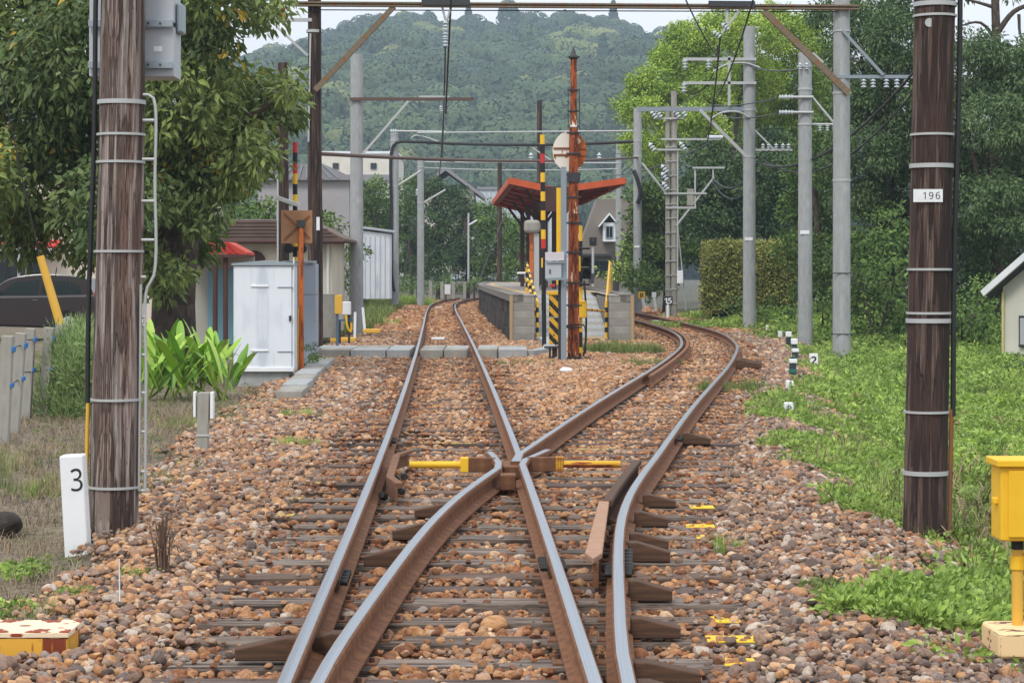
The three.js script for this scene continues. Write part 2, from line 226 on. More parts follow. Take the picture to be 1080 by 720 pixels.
{ // check rails
  const g = run(cB, half - 0.13, 14.3, 17.4, 0.4);
  part(turnout, 'check_rail', sweep(g.map((v) => V(v.x, railBase, v.z)), railProfile), M.chock);
  const tongue = new THREE.Shape([[-0.075, -1.3], [0.0, -1.52], [0.062, -1.3], [0.05, 1.3], [-0.05, 1.3]].map((p) => new THREE.Vector2(...p)));
  const tg = boxUV(new THREE.ExtrudeGeometry(tongue, { depth: 0.02, bevelEnabled: true, bevelSize: 0.005, bevelThickness: 0.005, bevelSegments: 1 })); tg.rotateX(-Math.PI / 2);
  const a = V(0.44, 0.15, -11.35), b = offset(cB, 14.3, half - 0.135), ang = Math.atan2(b.x - a.x, -(b.z - a.z)); const tgl = tg; tgl.scale(0.62, 1, 1);
  place(tgl, (a.x + b.x) / 2 - 0.015, 0.165, (a.z + b.z) / 2 + 0.0, 0, Math.PI - ang + Math.PI, 0);
  part(turnout, 'flared_plate', tgl, M.flarePlate);
  part(turnout, 'plate_web', [beam(V(a.x - 0.005, 0.095, a.z + 0.02), V(b.x - 0.02, 0.095, b.z), 0.03, 0.13)], M.plate);
  const l = [V(-0.80, 0, -15.35), ...run(cA, -half + 0.125, 15.9, 17.8, 0.4), V(-0.86, 0, -18.25)];
  part(turnout, 'check_rail', sweep(l.map((v) => V(v.x, railBase + 0.005, v.z)), [[-0.02, 0.02], [-0.02, 0.15], [0.035, 0.15], [0.035, 0.125], [-0.005, 0.11], [-0.005, 0.02]].reverse()), M.plate);
  const r = run(cB, -half + 0.125, 31.5, 78, 0.9); part(trackB, 'check_rail', sweep(r.map((v) => V(v.x, railBase + 0.004, v.z)), railProfile.map(([x, y]) => [x * 0.9, y])), M.rustBrown);
  const r2 = run(cA, half - 0.125, 84, 126, 0.9); part(trackA, 'check_rail', sweep(r2.map((v) => V(v.x, railBase + 0.004, v.z)), railProfile.map(([x, y]) => [x * 0.9, y])), M.rustBrown);
  // bolted joints
  const nutG = new THREE.CylinderGeometry(0.016, 0.018, 0.05, 6).rotateZ(Math.PI / 2);
  for (const [c, o, d] of [[cA, -half, 11.2], [cA, half, 11.7], [cB, half, 11.5], [cA, -half, 20.3], [cB, half, 20.6]]) for (const e of [-1, 1]) {
    const f = part(turnout, 'fishplate', beam(offset(c, d - 0.25, o + e * 0.022).setY(0.103), offset(c, d + 0.25, o + e * 0.022).setY(0.103), 0.018, 0.06), M.chock);
    for (let k = 0; k < 4; k++) { const b = share(f, 'nut', nutG, M.black); b.position.copy(offset(c, d - 0.18 + k * 0.12, o + e * 0.045).setY(0.105)); }
  }
  // gauge rods at the frog
  const tieRod = (x0, x1, x2, x3, y, z, m, turn) => { const g = part(turnout, 'gauge_rod', rod(V(x0, y, z), V(x1, y, z), 0.028, 0.028, 12), m); part(g, 'collar', rbox(0.065, 0.12, 0.08, 0.008, turn ? x0 : x1, y, z), m); part(g, 'rod_clamp', [rbox(Math.abs(x3 - x2), 0.115, 0.06, 0.008, (x2 + x3) / 2, y, z)], M.plate); return g; };
  tieRod(-0.82, -0.38, -0.35, -0.13, 0.13, -17.45, M.yellow, false);
  tieRod(0.38, 0.87, 0.12, 0.35, 0.13, -17.5, M.yellowRust, true);
  const boltG = new THREE.CylinderGeometry(0.026, 0.031, 0.065, 6);
  for (let i = 0; i < 7; i++) { const b = share(turnout, 'bolt', boltG, M.black); b.position.set(-0.93 + (i % 3) * 0.055, 0.06 + (i > 3 ? 0.05 : 0), -15.7 - i * 0.19); b.rotation.set(1.2, 0.4 * i, 0.3); }
  for (let i = 0; i < 6; i++) { const b = share(turnout, 'bolt', boltG, M.black); b.position.set(cB(11.6 + i * 0.14) + half + 0.05, 0.09, -11.6 - i * 0.14); b.rotation.set(0.2, 0, 1.5); b.scale.setScalar(0.8); }
  
}
// sleepers
const sleepers = [];
{
  const r = rngOf(21), ds = [5.3, 5.9, 6.45, 7.05, 7.6, 8.2, 8.77, 9.3, 9.88, 10.44, 11.0, 11.5, 11.9, 12.49, 13.07, 13.64, 14.23]; while (ds[ds.length - 1] < 23.6) ds.push(ds[ds.length - 1] + rr(0.54, 0.6, r));
  for (const d of ds) sleepers.push({ d, x0: cA(d) - 1.12 - rr(0, 0.14, r), x1: cB(d) + 1.05 + rr(0, 0.24, r), o: turnout });
  for (const [c, o] of [[cA, trackA], [cB, trackB]]) for (let d = 24.1; d < 62; d += 0.61) { if (c === cA && d > 42.4 && d < 46.3) continue; sleepers.push({ d, x0: c(d) - 1.05, x1: c(d) + 1.05, o, c }); }
  const plateG = new RoundedBoxGeometry(0.2, 0.014, 0.15, 1, 0.004), spikeG = new THREE.CylinderGeometry(0.013, 0.015, 0.028, 6);
  const bolt = std(0x4a3226, 0.85);
  for (const s of sleepers) {
    const L = s.x1 - s.x0, cx = (s.x0 + s.x1) / 2, ang = s.c ? -slope(s.c, s.d) : -0.5 * (slope(cA, s.d) + slope(cB, s.d)) * 0.6; s.ang = ang; s.cx = cx; s.L = L; s.top = 0.012 + rr(-0.012, 0.008, r);
    const g = boxUV(new RoundedBoxGeometry(L, 0.14, 0.2 + rr(-0.015, 0.02, r), 1, 0.012)); const uv = g.attributes.uv, du = rr(0, 9, r); for (let i = 0; i < uv.count; i++) uv.setXY(i, uv.getX(i) + du, uv.getY(i) + du);
    const m = part(s.o, 'sleeper', g, M.sleeper[Math.floor(r() * 4)]); m.position.set(cx, s.top - 0.07, -s.d); m.rotation.y = ang + rr(-0.012, 0.012, r); m.rotation.z = rr(-0.003, 0.003, r);
    if (s.o === turnout && s.d < 21) for (const [c, o] of [[cA, -half], [cA, half], [cB, -half], [cB, half]]) {
      const p = offset(c, s.d, o); const t = share(m, 'tie_plate', plateG, M.plate); t.position.set(p.x - cx, 0.07 + 0.004, 0); t.rotation.y = -slope(c, s.d) - m.rotation.y;
      for (const e of [-1, 1]) { const k = share(m, 'spike', spikeG, bolt); k.position.set(p.x - cx + e * 0.076, 0.086, e * 0.04); }
    }
  }
  // timber chocks braced against the rails
  const ch = new THREE.Shape([[0, 0], [0, 0.105], [0.05, 0.105], [0.26, 0.05], [0.26, 0]].map((p) => new THREE.Vector2(...p)));
  const chG = boxUV(new THREE.ExtrudeGeometry(ch, { depth: 0.1, bevelEnabled: true, bevelSize: 0.006, bevelThickness: 0.006, bevelSegments: 1 }).translate(0, 0, -0.05));
  const brace = (c, o, d, side, s = 1) => { const p = offset(c, d, o + side * 0.055), k = share(turnout, 'rail_brace', chG, M.chock); k.position.set(p.x, 0.028, p.z); k.rotation.y = (side > 0 ? 0 : Math.PI) - slope(c, d); k.scale.set(s * rr(0.75, 1.0, r), rr(0.75, 0.95, r), 0.9); };
  for (const d of [8.3, 8.77, 9.88, 11.0, 12.49, 13.07, 14.23, 15.4, 21.0]) brace(cB, half, d, 1);
  for (const d of [8.2, 9.3]) brace(cA, -half, d, -1);
  for (const d of [8.2, 9.3, 12.2, 13.4, 14.6]) brace(cB, -half, d, -1);
  for (const d of [37.5, 38.2]) { const p = offset(cB, d, half + 0.06), k = share(trackB, 'rail_brace', chG, M.chock); k.position.set(p.x, 0.03, p.z); k.rotation.y = -slope(cB, d); k.scale.set(1.6, 1.3, 2); }
  // yellow paint on sleeper ends and across two sleepers
  const paint = std(0xffffff, 0.7, 0, { map: texture(128, 128, (u, v) => mix3(hex(0xe5bb20), hex(0x6d5f42), smooth(fbm(u * 9, v * 9, 4, 9), 0.63, 0.72)), [0.4, 0.4]) }), faded = std(0xffffff, 0.8, 0, { map: texture(128, 128, (u, v) => mix3(hex(0xb89c4c), hex(0x66584a), smooth(fbm(u * 14, v * 7, 4, 14), 0.44, 0.52)), [0.25, 0.25]) });
  const mark = (d, x0, x1, pm = paint) => { const s = sleepers.reduce((a, b) => (Math.abs(b.d - d) + (b.x0 < x0 + 0.3 && b.x1 > x1 - 0.3 ? 0 : 9) < Math.abs(a.d - d) + (a.x0 < x0 + 0.3 && a.x1 > x1 - 0.3 ? 0 : 9) ? b : a)); x1 = Math.min(x1, s.x1 + 0.004); const m = part(s.o, 'paint_mark', rbox(x1 - x0, 0.008, 0.17, 0.003), pm); m.position.set((x0 + x1) / 2, s.top + 0.003, -s.d - (((x0 + x1) / 2 - s.cx) * Math.sin(s.ang)) ); m.rotation.y = s.ang; };
  for (const [d, x0, x1] of [[9.3, 0.9, 1.2], [9.88, 0.88, 1.15], [10.44, 0.95, 1.1], [14.23, 1.13, 1.32], [15.4, 1.25, 1.42], [13.6, 1.15, 1.3], ]) mark(d, x0, x1); for (const [d, x0, x1] of [[14.9, -1.6, -1.48], [16.1, -1.65, -1.54], [17.2, -1.62, -1.5]]) mark(d, x0, x1, faded);
  mark(21.2, -0.85, -0.35, faded); mark(20.6, 0.45, 0.95, faded); mark(34.5, -1.2, -0.9, faded);
}

// ------------------------------------------------------------------ ground
const leftEdge = curve([[4, -2.4], [10, -2.45], [14, -2.5], [21, -3.1], [30, -3.35], [45, -3.9], [60, -4.3], [90, -5.2], [130, -6]]);
const rightEdge = curve([[4, 2.2], [10.6, 2.3], [16, 2.75], [20.5, 3.1], [26.8, 3.75], [32.8, 4.55], [42, 5.9], [52, 6.7], [66, 6.8], [90, 6], [130, 5]]);
function height(x, d) {
  const l = leftEdge(d), r = rightEdge(d); let y = 0;
  if (x < l + 0.4) y = lerp(0, -0.11, smooth(l + 0.4 - x, 0, 1.2));
  if (x > r - 0.7) y = lerp(0, -0.3, smooth(x - r + 0.7, 0, 1.6)) * (1 - smooth(d, 40, 62)) + 0.22 * smooth(x - r, -0.5, 2) * smooth(d, 48, 64);
  if (x > r) y += smooth(x - r, 0, 1.5) * (0.3 * (fbm(x * 0.9 + 9, d * 0.55, 3) - 0.45) + 0.14 * (fbm(x * 3 + 9, d * 2.2, 2) - 0.5));
  y += 0.35 * smooth(d, 75, 100) * smooth(l - x, -0.5, 2);
  return y + (fbm(x * 1.3 + 50, d * 1.3, 3) - 0.5) * 0.06;
}
{
  const xs = [], zs = []; for (let x = -9; x <= 11; x += 0.28) xs.push(x); for (let s = 0.5, x = 11; x < 900; s *= 1.28) { x += s; xs.push(x); xs.unshift(-x + 2); }
  for (let d = 2; d < 80; d += 0.35) zs.push(d); for (let s = 0.5, d = 80; d < 1400; s *= 1.2) { d += s; zs.push(d); } for (let s = 0.6, d = 2; d > -300; s *= 1.5) { d -= s; zs.unshift(d); }
  const pos = [], col = [], uv = [], idx = [], nx = xs.length; const c = (a, b, t) => mix3(a, b, t);
  const bed = [0.13, 0.085, 0.055], dirt = [0.20, 0.165, 0.125], dry = [0.25, 0.20, 0.13], green = [0.12, 0.115, 0.05], far = [0.13, 0.13, 0.10];
  for (const d of zs) for (const x of xs) {
    pos.push(x, height(x, d) - 0.045, -d); uv.push(x, d);
    const l = leftEdge(d), r = rightEdge(d), n = fbm(x * 0.9, d * 0.9, 4), n2 = fbm(x * 2.7 + 40, d * 2.7, 3); let k = bed;
    if (x < l + 0.2) k = c(bed, c(dirt, dry, smooth(n, 0.35, 0.65)), smooth(l + 0.2 - x + (n2 - 0.5), 0, 0.5));
    if (x < l) k = c(k, green, smooth(n2 + n * 0.4, 0.72, 0.95) * 0.8);
    if (x > r - 0.3) k = c(bed, c(green, dirt, smooth(n, 0.55, 0.75)), smooth(x - r + 0.3 + (n2 - 0.5), 0, 0.6));
    if (d > 70) k = c(k, far, smooth(d, 70, 110) * (x > l && x < r ? 0.3 : 1)); col.push(...k);
  }
  for (let j = 0; j < zs.length - 1; j++) for (let i = 0; i < nx - 1; i++) { const a = j * nx + i; idx.push(a, a + 1, a + nx, a + 1, a + nx + 1, a + nx); }
  const g = new THREE.BufferGeometry(); g.setAttribute('position', new THREE.Float32BufferAttribute(pos, 3)); g.setAttribute('color', new THREE.Float32BufferAttribute(col, 3)); g.setAttribute('uv', new THREE.Float32BufferAttribute(uv, 2)); g.setIndex(idx); g.computeVertexNormals();
  const t = texture(512, 512, (u, v) => { const n = fbm(u * 40, v * 40, 4, 40), f = fbm(u * 120, v * 120, 2, 120); return clamp(0.86 + (n - 0.5) * 0.55 + (f - 0.5) * 0.5, 0, 1); }, [2.3, 2.3]);
  const b = texture(512, 512, (u, v) => fbm(u * 60, v * 60, 4, 60), [2.3, 2.3], false);
  const o = shadow(new THREE.Mesh(g, std(0xffffff, 0.97, 0, { vertexColors: true, map: t, bumpMap: b, bumpScale: 0.03 }))); o.name = 'ground'; scene.add(o); tag(o, 'brown earth beside the tracks with patches of dry grass', null, null, 'structure');
}

// ------------------------------------------------------------------ ballast
const ballast = structure('ballast_bed', 'rust stained gravel ballast of rounded stones around the rails');
{
  const r = rngOf(77), geos = [];
  for (let k = 0; k < 7; k++) {
    const g = new THREE.IcosahedronGeometry(1.12, 2), p = g.attributes.position, q = rngOf(900 + k), cut = [...Array(9)].map(() => ({ n: V(q() - 0.5, q() - 0.5, q() - 0.5).normalize(), h: 0.5 + q() * 0.36 })), v = V(0, 0, 0);
    for (let i = 0; i < p.count; i++) { v.fromBufferAttribute(p, i); for (const c of cut) { const e = v.dot(c.n) - c.h; if (e > 0) v.addScaledVector(c.n, -e * 0.97); } p.setXYZ(i, v.x, v.y, v.z); }
    g.deleteAttribute('uv'); g.deleteAttribute('normal'); let h = mergeVert(g); { const q2 = h.attributes.position, uv = new Float32Array(q2.count * 2); for (let i = 0; i < q2.count; i++) { uv[i * 2] = q2.getX(i) * 0.5 + q2.getZ(i) * 0.23 + k * 0.37; uv[i * 2 + 1] = q2.getY(i) * 0.5 - q2.getZ(i) * 0.4 + k * 0.21; } h.setAttribute('uv', new THREE.BufferAttribute(uv, 2)); } h.computeVertexNormals(); geos.push(h);
  }
  function mergeVert(g) { const p = g.attributes.position, map = new Map(), out = [], idx = []; for (let i = 0; i < p.count; i++) { const key = [p.getX(i), p.getY(i), p.getZ(i)].map((x) => Math.round(x * 1e4)).join(); if (!map.has(key)) { map.set(key, out.length / 3); out.push(p.getX(i), p.getY(i), p.getZ(i)); } idx.push(map.get(key)); } const h = new THREE.BufferGeometry(); h.setAttribute('position', new THREE.Float32BufferAttribute(out, 3)); h.setIndex(idx); return h; }
  const rust = [[0.30, 0.13, 0.055], [0.24, 0.105, 0.05], [0.36, 0.18, 0.085], [0.18, 0.08, 0.04], [0.40, 0.22, 0.115]];
  const tan = [[0.42, 0.235, 0.125], [0.36, 0.185, 0.09], [0.48, 0.295, 0.17], [0.31, 0.165, 0.09], [0.53, 0.37, 0.24], [0.37, 0.235, 0.155], [0.27, 0.14, 0.085], [0.45, 0.25, 0.12]];
  const grey = [[0.26, 0.17, 0.125], [0.21, 0.145, 0.115], [0.31, 0.215, 0.16], [0.16, 0.115, 0.095], [0.25, 0.205, 0.185], [0.36, 0.285, 0.23], [0.29, 0.155, 0.095], [0.18, 0.12, 0.09], [0.45, 0.38, 0.32], [0.12, 0.09, 0.08]];
  const speck = texture(256, 256, (u, v) => { const n = fbm(u * 10, v * 10, 4, 256), f = fbm(u * 50 + 9, v * 50, 2, 256); return mix3([1, 1, 1], [0.84, 0.79, 0.74], smooth(n * 0.75 + f * 0.25, 0.42, 0.68)).map((x) => x * (0.93 + 0.14 * f)); }, [1, 1]), stoneBump = texture(256, 256, (u, v) => fbm(u * 22, v * 22, 4, 256), [1, 1], false), stoneMat = () => std(0xffffff, 0.92, 0, { map: speck, bumpMap: stoneBump, bumpScale: 0.002 });
  const pick = (list) => list[Math.floor(r() * list.length)];
  const railDist = (x, d) => Math.min(...[[cA, -half], [cA, half], [cB, -half], [cB, half]].map(([c, o]) => Math.abs(x - c(d) - o)));
  const byD = sleepers.slice().sort((a, b) => a.d - b.d);
  function onSleeper(x, d) { for (const s of byD) { if (s.d < d - 0.35) continue; if (s.d > d + 0.35) break; if (x > s.x0 - 0.01 && x < s.x1 + 0.01 && Math.abs(d + (x - s.cx) * Math.sin(s.ang) - s.d) < 0.118) return s; } return null; }
  const stones = [];
  function sow(d0, d1, step, size) {
    for (let d = d0; d < d1; d += step) {
      const l = Math.max(leftEdge(d) - 0.3, -0.235 * d - 1.3), e = Math.min(rightEdge(d) + 0.6, 0.235 * d + 1.3);
      for (let x = l; x < e; x += step) {
        const X = x + (r() - 0.5) * step, D = d + (r() - 0.5) * step, edge = Math.min(X - leftEdge(D), rightEdge(D) - X);
        if (Math.abs(X - XA(26, 9.75)) < 0.28 && Math.abs(D - 9.7) < 0.24) continue;
        if (edge < 0.5 && fbm(X * 1.5 + 7, D * 1.1, 3) + edge * 0.7 < 0.36 + (r() - 0.5) * 0.35) continue;
        if (X > XA(345, 44) && X < 0.2 && D > 42.4 && D < 46.1) continue;
        if (D > 52.5 && X > offset(cA, D, half + 1).x && X < cB(D) - half - 0.95) continue;
        const rd = railDist(X, D), s = onSleeper(X, D); let y = height(X, D), big = size * (0.55 + 0.75 * r() * r() + (r() < 0.05 ? 0.5 : 0));
        if (rd < 0.05) continue;
        if (s) { if (D < 21 ? r() > 0.05 + 0.22 * smooth(fbm(X * 1.6 + 5, D * 1.6, 2), 0.5, 0.75) + 0.35 * smooth(Math.min(X - s.x0, s.x1 - X), 0.35, 0.0) : r() > 0.5) continue; big *= 0.8; y = s.top + big * 0.25; if (rd < 0.12) continue; }
        else if (rd < 0.11 && r() < 0.5) continue;
        else y += rr(-0.03, 0.012, r) + (Math.abs(X - cA(D)) < 1.2 || Math.abs(X - cB(D)) < 1.2 ? -0.012 : 0.012);
        if (edge < 0.2) y += 0.01;
        const inA = X > cA(D) - 0.9 && X < cB(D) + 0.9, t = r(), dirt = smooth(rd, 0.5, 0.08);
        let c = inA ? (t < dirt * 0.8 ? pick(rust) : t < 0.85 ? pick(tan) : pick(grey)) : (rd < 0.55 && t < 0.55 ? pick(rust) : t < (X < 0 ? 0.5 : 0.28) ? pick(tan) : pick(grey)); if (D > 60) c = pick(t < 0.6 ? rust : tan);
        const k = rr(1.0, 1.34, r); c = c.map((q) => q * k);
        stones.push({ p: V(X, y, -D), e: [r() * 6.3, r() * 6.3, r() * 6.3], s: [big, big * rr(0.55, 0.8, r), big * rr(0.65, 1, r)], c, v: Math.floor(r() * 7) });
      }
    }
  }
  sow(5.5, 17, 0.048, 0.038); sow(5.5, 15, 0.058, 0.02); sow(17, 27, 0.053, 0.041); sow(27, 60, 0.075, 0.052); sow(60, 128, 0.15, 0.09);
  for (const s of stones) { s.e[0] = (r() - 0.5) * 0.9; s.e[2] = (r() - 0.5) * 0.9; }
  const seen = (s) => { const d = -s.p.z, px = 540 + s.p.x * FOCAL / d, py = HORIZON + (EYE - s.p.y) * FOCAL / d; return px > 2 && px < 1078 && py < 716 ? s.s[0] * s.s[1] / (d * d) : 0; };
  stones.forEach((s) => { s.k = seen(s); }); stones.sort((a, b) => b.k - a.k);
  const mats = new Map(), matOf = (c) => { const key = c.map((x) => Math.round(x * 16)).join(); if (!mats.has(key)) { const m = stoneMat(); m.color.setRGB(...c); mats.set(key, m); } return mats.get(key); };
  stones.slice(0, 300).forEach((s, i) => { const o = share(ballast, i ? `stone_${String(i).padStart(3, '0')}` : 'stone', geos[s.v], matOf(s.c)); o.position.copy(s.p); o.rotation.set(...s.e); o.scale.set(...s.s); });
  const sm = stoneMat();
  for (let k = 0; k < 7; k++) copies(ballast, 'gravel', geos[k], sm, stones.slice(300).filter((s) => s.v === k));
  console.log('stones', stones.length);
}
// ------------------------------------------------------------------ poles
const ring = (p, r, h = 0.03, t = 0.006) => place(clean(new THREE.CylinderGeometry(r + t, r + t, h, 22, 1, false)), p.x, p.y, p.z);
function woodPoleThing(name, label, group, base, lean, r0, r1, h, m) {   // lean: x and z shift per metre of height
  const o = thing(name, label, 'utility pole', group, base);
  const g = new THREE.CylinderGeometry(r1, r0, h + 0.4, 28, 12), p = g.attributes.position, uv = g.attributes.uv;
  for (let i = 0; i < p.count; i++) { const y = p.getY(i) + h / 2 - 0.2, a = Math.atan2(p.getZ(i), p.getX(i)), w = 1 + 0.03 * Math.sin(a * 3 + y) + 0.02 * Math.sin(a * 5 - y * 1.7); p.setXYZ(i, p.getX(i) * w + lean[0] * y, y, p.getZ(i) * w + lean[1] * y); uv.setXY(i, uv.getX(i) * 2 * Math.PI * r0, y); }
  g.computeVertexNormals(); part(o, 'shaft', clean(g), m);
  o.at = (y) => V(lean[0] * y, y, lean[1] * y); o.rad = (y) => lerp(r0, r1, clamp(y / h, 0, 1)) * 1.03; return o;
}
{ // near left pole with ladder and boxes
  const d = 14.4, b = at(119.5, 568, d), P = woodPoleThing('wooden_utility_pole', 'thick weathered grey wooden pole with a steel ladder, beside the white post marked 3', null, b, [0.0178, 0], 0.165, 0.127, 7.2, M.poleGrey);
  const Y = (py) => EYE - (py - HORIZON) * d / FOCAL - b.y;
  for (const py of [108, 142, 171, 265, 421, 513]) { const y = Y(py), c = P.at(y); part(P, 'steel_band', ring(c, P.rad(y), py === 108 ? 0.028 : 0.016), M.galv); }
  const cable = []; for (let y = 0.9; y <= 7; y += 0.4) { const c = P.at(y); cable.push(V(c.x - P.rad(y) - 0.02 + 0.006 * Math.sin(y * 3), y, c.z + 0.03)); } part(P, 'cable', tube(cable, 0.017, 40), M.cable);
  const pipe = []; for (let y = -0.1; y <= 1.0; y += 0.2) { const c = P.at(y); pipe.push(V(c.x - P.rad(y) - 0.015, y, c.z + 0.03)); } part(P, 'yellow_conduit', tube(pipe, 0.014, 16), M.yellowPale);
  const X = (px) => XA(px, d) - b.x;
  part(P, 'ladder_rail', tube([V(X(149), Y(100), 0.02), V(X(160), Y(101), 0.02), V(X(163.5), Y(110), 0.02), V(X(163.5), Y(190), 0.02), V(X(162.5), Y(290), 0.02), V(X(155), Y(305), 0.02), V(X(154), Y(400), 0.02), V(X(153), Y(518), 0.02)], 0.011, 60, 6), M.galv);
  [127, 168, 212, 253, 292, 334, 343, 374, 414, 455, 497, 517].forEach((py) => part(P, 'rung', rod(V(P.at(Y(py)).x + 0.1, Y(py), 0.02), V(X(py < 292 ? 163 : 154), Y(py), 0.02), 0.012, 0.012, 6), M.galv));
  part(P, 'ladder_rail', rod(V(P.at(Y(300)).x + 0.155, Y(300), 0.04), V(P.at(Y(517)).x + 0.165, Y(517), 0.04), 0.01, 0.01, 6), M.galv);
  const bx = thing('equipment_box', 'light grey steel equipment box mounted high behind the thick left pole', 'box', null, V(XA(142.5, 14.75), 0, -14.75)); const K = 14.75, YB = (py) => EYE - (py - HORIZON) * K / FOCAL, w = 89 * K / FOCAL;
  part(bx, 'lower_case', rbox(w, YB(31) - YB(83), 0.3, 0.008, 0, (YB(31) + YB(83)) / 2, 0), M.boxGrey); part(bx, 'upper_case', rbox(w * 0.99, 0.75, 0.31, 0.008, 0, YB(28) + 0.385, 0), M.boxGrey);
  for (const py of [28, 71]) { const l = part(bx, 'mounting_rail', [rbox(w * 0.985, 0.05, 0.03, 0.004, 0, YB(py), 0.185)], M.boxGreyDark); for (const e of [0.05, 0.12, 0.2]) part(l, 'bolt', place(clean(new THREE.CylinderGeometry(0.007, 0.007, 0.012, 8)), e, YB(py), 0.204, Math.PI / 2), M.steelDark); }
  part(bx, 'sticker', box(0.055, 0.036, 0.003, XA(170, K) - bx.position.x, YB(54), 0.153), M.whitePaint);
  part(bx, 'vent_cowl', rbox(0.04, 0.2, 0.2, 0.015, w / 2 + 0.02, YB(20), -0.02), M.boxGreyDark);
}
{ // near right pole
  const d = 15, b = at(974.5, 592, d), P = woodPoleThing('wooden_utility_pole', 'dark brown wooden pole with a white plate numbered 196, on the right', null, b, [0.0205, 0], 0.15, 0.13, 7.2, M.poleDark);
  const Y = (py) => EYE - (py - HORIZON) * d / FOCAL - b.y;
  for (const py of [5, 17, 142, 175, 284, 330, 338, 434, 498, 575]) { const y = Y(py), c = P.at(y); part(P, 'steel_band', ring(c, P.rad(y), py === 5 || py === 175 || py === 338 || py === 498 ? 0.03 : 0.016), M.galv); }
  const cable = []; for (let y = 1.0; y <= 7; y += 0.4) { const c = P.at(y); cable.push(V(c.x + P.rad(y) + 0.018 + 0.006 * Math.sin(y * 2.3), y, c.z + 0.04)); } part(P, 'cable', tube(cable, 0.019, 40), M.cable);
  const pipe = []; for (let y = -0.15; y <= 1.05; y += 0.15) { const c = P.at(y); pipe.push(V(c.x + P.rad(y) + 0.012 - 0.02 * Math.max(0, 0.3 - y), y, c.z + 0.04)); } part(P, 'rusty_conduit', tube(pipe, 0.016, 16), M.rustBrown);
  const y = Y(207), c = P.at(y), pl = part(P, 'number_plate', place(clean(new THREE.BoxGeometry(0.2, 0.088, 0.004)), c.x - 0.05, y, P.rad(y) + 0.006), M.whitePaint); '196'.split('').forEach((ch, i) => part(pl, 'numeral', lettering(ch, 0.048).translate(c.x - 0.075 + i * 0.046, y, P.rad(y) + 0.0078), M.black));
  part(P, 'nail_disc', place(clean(new THREE.CylinderGeometry(0.03, 0.03, 0.01, 16)), P.at(Y(26)).x - 0.06, Y(26), 0.125, Math.PI / 2), M.galv);
}
function concretePole(label, px, base, top, d, wpx, opts = {}) {
  const b = at(px, base, d), h = (base - top) * d / FOCAL, r = wpx * d / FOCAL / 2, o = thing('concrete_pole', label, 'utility pole', 'concrete poles along the line', b);
  part(o, 'shaft', rod(V(0, -0.4, 0), V(0, h, 0), r * 1.04, r * 0.93, 20), M.concrete); o.h = h; o.r = r; o.d = d; o.b = b;
  o.X = (x) => XA(x, d) - b.x; o.Y = (y) => EYE - (y - HORIZON) * d / FOCAL - b.y; o.L = (x, y, z = 0) => V(o.X(x), o.Y(y), z);
  for (const y of opts.bands || []) part(o, 'steel_band', ring(V(0, o.Y(y), 0), r, 0.05), M.galv);
  for (const y of opts.tags || []) part(o, 'white_tag', rbox(r * 1.3, 0.09, 0.01, 0.003, -r * 0.2, o.Y(y), r + 0.006), M.whitePaint);
  return o;
}
const insulatorG = (() => { const p = []; for (let k = 0; k < 3; k++) p.push([0.02, k * 0.07], [0.065, k * 0.07 + 0.01], [0.06, k * 0.07 + 0.025], [0.022, k * 0.07 + 0.05]); p.push([0.02, 0.21], [0.0, 0.22]); p.unshift([0, 0]); return lathe(p, 12); })();
function insulator(o, p, turn = [0, 0, 0], s = 1) { const k = share(o, 'insulator', insulatorG, M.porcelain); k.position.copy(p); k.rotation.set(...turn); k.scale.setScalar(s * 0.85); return k; }
const hang = [Math.PI, 0, 0], lieL = [0, 0, Math.PI / 2], lieR = [0, 0, -Math.PI / 2];
const pL = concretePole('round concrete pole beside the pair of short white posts, left of the tracks', 376, 354, 57, 58, 14, {});
part(pL, 'cross_arm', beam(pL.L(369, 105, 0.2), pL.L(500, 105, 0.2), 0.07, 0.08), M.armBrown); part(pL, 'arm_brace', beam(pL.L(381, 165, 0.2), pL.L(431, 107, 0.2), 0.06, 0.06), M.galv); part(pL, 'arm_cap', beam(pL.L(442, 102.5, 0.2), pL.L(474, 102.5, 0.2), 0.06, 0.05), M.galv); part(pL, 'steel_band', ring(V(0, pL.Y(165), 0), pL.r), M.galv); part(pL, 'steel_band', ring(V(0, pL.Y(105), 0), pL.r), M.galv);
insulator(pL, pL.L(466, 118, 0.2), [0, 0, 0.2], 0.9);
const p416 = concretePole('concrete pole with a black cable bundle down its side, beside the white shed', 416, 311, 141, 95, 9, { bands: [141, 148, 196] });
part(p416, 'cross_arm', rod(p416.L(411, 138), p416.L(470, 139), 0.045), M.galv); part(p416, 'arm_brace', rod(p416.L(419, 196), p416.L(444, 180), 0.05), M.galv); insulator(p416, p416.L(412, 138), lieR, 1.6); part(p416, 'cable_bundle', tube([p416.L(480, 152, 0.25), p416.L(440, 150, 0.25), p416.L(418, 151, 0.25), p416.L(413.5, 158, 0.25), p416.L(413, 220, 0.25), p416.L(413.5, 290, 0.25), p416.L(416, 307, 0.25)], 0.07, 50), M.cable); part(p416, 'drop_arm', tube([p416.L(434, 146), p416.L(437, 143), p416.L(450, 145), p416.L(463, 150)], 0.04), M.galv);
const p443 = concretePole('slim concrete pole with a short bracket, left of the platform end', 443.5, 316, 166, 107, 7.4, { bands: [168, 176, 214] });
part(p443, 'arm_brace', rod(p443.L(446, 214), p443.L(470, 200), 0.05), M.galv); part(p443, 'cross_arm', rod(p443.L(434, 167), p443.L(480, 170), 0.05), M.galv); insulator(p443, p443.L(440, 206), [0, 0, 0], 1.8); part(p443, 'guy_wire', rod(p443.L(440, 206), p443.L(425, 300), 0.018), M.wire);
